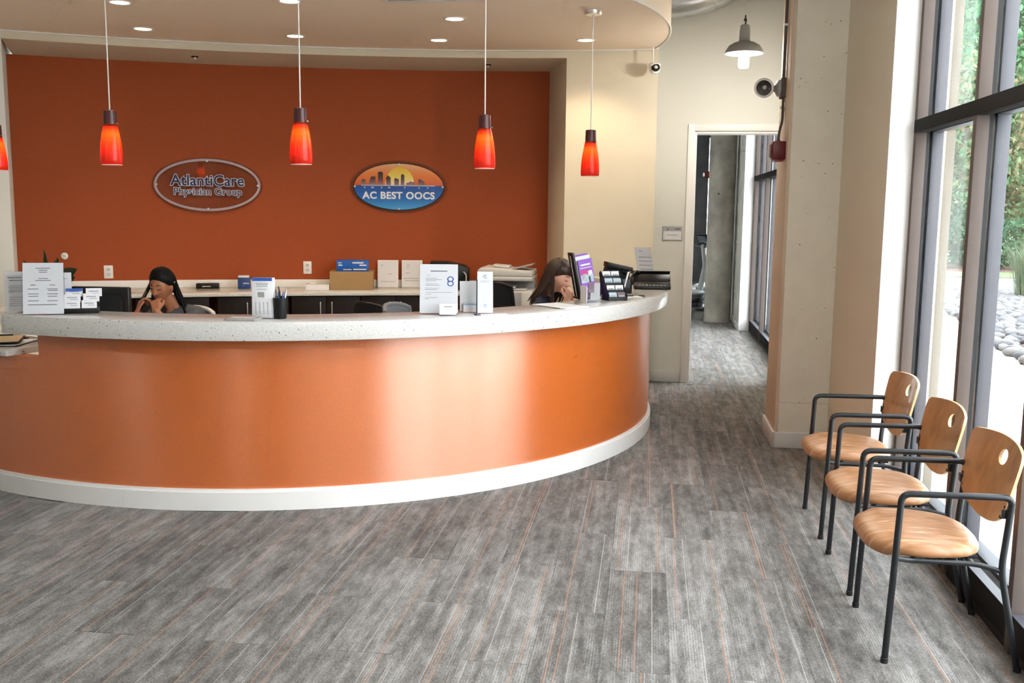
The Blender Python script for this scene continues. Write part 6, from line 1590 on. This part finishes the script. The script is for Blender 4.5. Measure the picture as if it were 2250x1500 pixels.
def leaf_cloud(name, m_, parent, blobs, n, size, seed):
    """Loose leaves filling several ellipsoids: many small bent leaf blades."""
    r = np.random.default_rng(seed); tot = sum(b[3] * b[4] * b[5] for b in blobs); V = []; F = []
    for (cx, cy, cz, rx, ry, rz) in blobs:
        k = int(n * (rx * ry * rz) / tot)
        d = r.normal(size=(k, 3)); d /= np.linalg.norm(d, axis=1)[:, None]; rad = r.uniform(0.45, 1.0, (k, 1)) ** 0.6
        rad *= 1 + 0.16 * np.sin(d[:, :1] * 7 + cx) * np.cos(d[:, 2:3] * 6 + cy)
        P = np.array((cx, cy, cz)) + d * rad * np.array((rx, ry, rz))
        a = r.normal(size=(k, 3)); a /= np.linalg.norm(a, axis=1)[:, None]; b = np.cross(a, r.normal(size=(k, 3))); b /= np.linalg.norm(b, axis=1)[:, None]
        s = r.uniform(0.6, 1.3, (k, 1)) * size
        o = len(V)
        Q = np.stack([P - a * s, P - b * s * 0.5 + np.cross(a, b) * s * 0.15, P + a * s, P + b * s * 0.5 + np.cross(a, b) * s * 0.15], 1).reshape(-1, 3)
        V += Q.tolist(); F += [(o + 4 * i, o + 4 * i + 1, o + 4 * i + 2, o + 4 * i + 3) for i in range(k)]
    q = MB(); q.v = [tuple(p) for p in V]; q.f = F
    me = bpy.data.meshes.new(name); me.from_pydata(q.v, [], q.f); o = link(name, me, m_, parent); o['kind'] = 'stuff'; return o

def tree(label, x, y, h, cr, m_, n, seed, low=0.18, size=0.17):
    t = thing('tree', label, 'tree', (x, y, GZ), 0, 'trees outside the window')
    r = random.Random(seed)
    q = MB(); q.tube([(0, 0, 0), (0.05, 0.02, h * 0.3), (0, 0, h * 0.75)], [0.20, 0.15, 0.05], 10)
    for k in range(7):
        a = r.uniform(0, 2 * PI); z = h * r.uniform(0.22, 0.6); q.tube([(0, 0, z), (cr * 0.4 * math.cos(a), cr * 0.4 * math.sin(a), z + h * 0.10), (cr * 0.75 * math.cos(a), cr * 0.75 * math.sin(a), z + h * 0.16)], [0.08, 0.05, 0.02], 6)
    q.build('trunk', 'bark', t, world=False)
    blobs = []
    for k in range(26):
        u = k / 25; z = h * (low + (0.98 - low) * u); w_ = cr * (math.sin(PI * (0.12 + 0.80 * u)) ** 0.7); a = k * 2.4
        blobs.append((w_ * 0.62 * math.cos(a), w_ * 0.62 * math.sin(a), z, w_ * 0.55 + 0.3, w_ * 0.55 + 0.3, h * 0.085))
    leaf_cloud('foliage', m_, t, blobs, n, size, seed); return t
tree('tall green tree in the left window bay', 11.8, 39.0, 15.5, 3.4, 'leaf_green', 11000, 1)
tree('tall green tree in the right window bay', 14.9, 40.5, 16.0, 3.8, 'leaf_green', 11000, 2)
tree('rust-tinged tree in front, in the right window bay', 12.9, 35.6, 6.6, 2.2, 'leaf_rust', 9000, 3, 0.20, 0.13)
tree('rust-tinged low tree between the two tall trees, left window bay', 10.35, 35.0, 6.8, 1.9, 'leaf_rust', 7000, 4, 0.10, 0.13)
tree('green tree beyond the right edge of the window', 20.5, 44.0, 15.0, 4.2, 'leaf_green', 7000, 6, 0.12, 0.20)

def bush(label, x, y, rx, ry, h, m_, n, seed, size=0.09):
    t = thing('bush', label, 'bush', (x, y, GZ + 0.02), 0, 'bushes outside the window')
    leaf_cloud('foliage', m_, t, [(0, 0, h * 0.5, rx, ry, h * 0.5), (rx * 0.35, 0.1, h * 0.65, rx * 0.5, ry * 0.7, h * 0.4), (-rx * 0.4, -0.1, h * 0.45, rx * 0.5, ry * 0.7, h * 0.4)], n, size, seed)
    q = MB()
    for k in range(6): a = k * 1.05; q.tube([(0, 0, 0), (rx * 0.3 * math.cos(a), ry * 0.3 * math.sin(a), h * 0.4)], [0.03, 0.012], 6)
    q.build('stem', 'bark', t, world=False)
bush('dark evergreen bush below the trees in the left window bay', 9.35, 33.6, 1.5, 0.9, 2.3, 'leaf_dark', 3500, 11)
bush('low green bush in front of the ornamental grass', 11.5, 33.0, 1.4, 0.9, 1.7, 'leaf_dark', 3000, 12)
bush('round bush at the right edge of the window', 13.6, 32.8, 1.5, 0.9, 2.0, 'leaf_green', 3000, 13)
og = thing('ornamental_grass', 'tall feathery grass clump at the edge of the stones', 'grass', (7.95, 21.8, GZ + 0.02))
q = MB(); rg = random.Random(5)
for k in range(520):
    a = rg.uniform(0, 2 * PI); b = rg.uniform(0, 0.32); L_ = rg.uniform(0.7, 1.35); sp = rg.uniform(0.1, 0.55)
    p0 = Vector((b * math.cos(a), b * math.sin(a), 0)); p1 = p0 + Vector((sp * 0.35 * math.cos(a), sp * 0.35 * math.sin(a), L_ * 0.65)); p2 = p0 + Vector((sp * math.cos(a), sp * math.sin(a), L_))
    s_ = Vector((-math.sin(a), math.cos(a), 0)) * 0.010; q.add([p0 - s_, p0 + s_, p1 + s_ * 0.8, p1 - s_ * 0.8, p2], [(0, 1, 2, 3), (3, 2, 4)])
o = q.build('blades', 'grass_blade', og, world=False, smooth=0); o['kind'] = 'stuff'
fn = thing('fence', 'thin dark rail fence beyond the mulch bed', 'fence', (11, 37.5, GZ))
for z in (0.5, 1.25):
    q = MB(); q.tube([(4, 37.5, z), (30, 37.5, z)], 0.02, 6); q.build('rail', 'sill_dark', fn)
for k in range(14):
    q = MB(); q.box2((4 + k * 2 - 0.03, 37.47, GZ), (4 + k * 2 + 0.03, 37.53, 1.3)); q.build('post', 'sill_dark', fn, smooth=0)

# print too small to pick apart stays joined
for o in bpy.data.objects:
    if o.parent and o.name.split('.')[0] in ('text_line', 'card_print', 'label_print', 'box_print', 'logo'): o['kind'] = 'stuff'
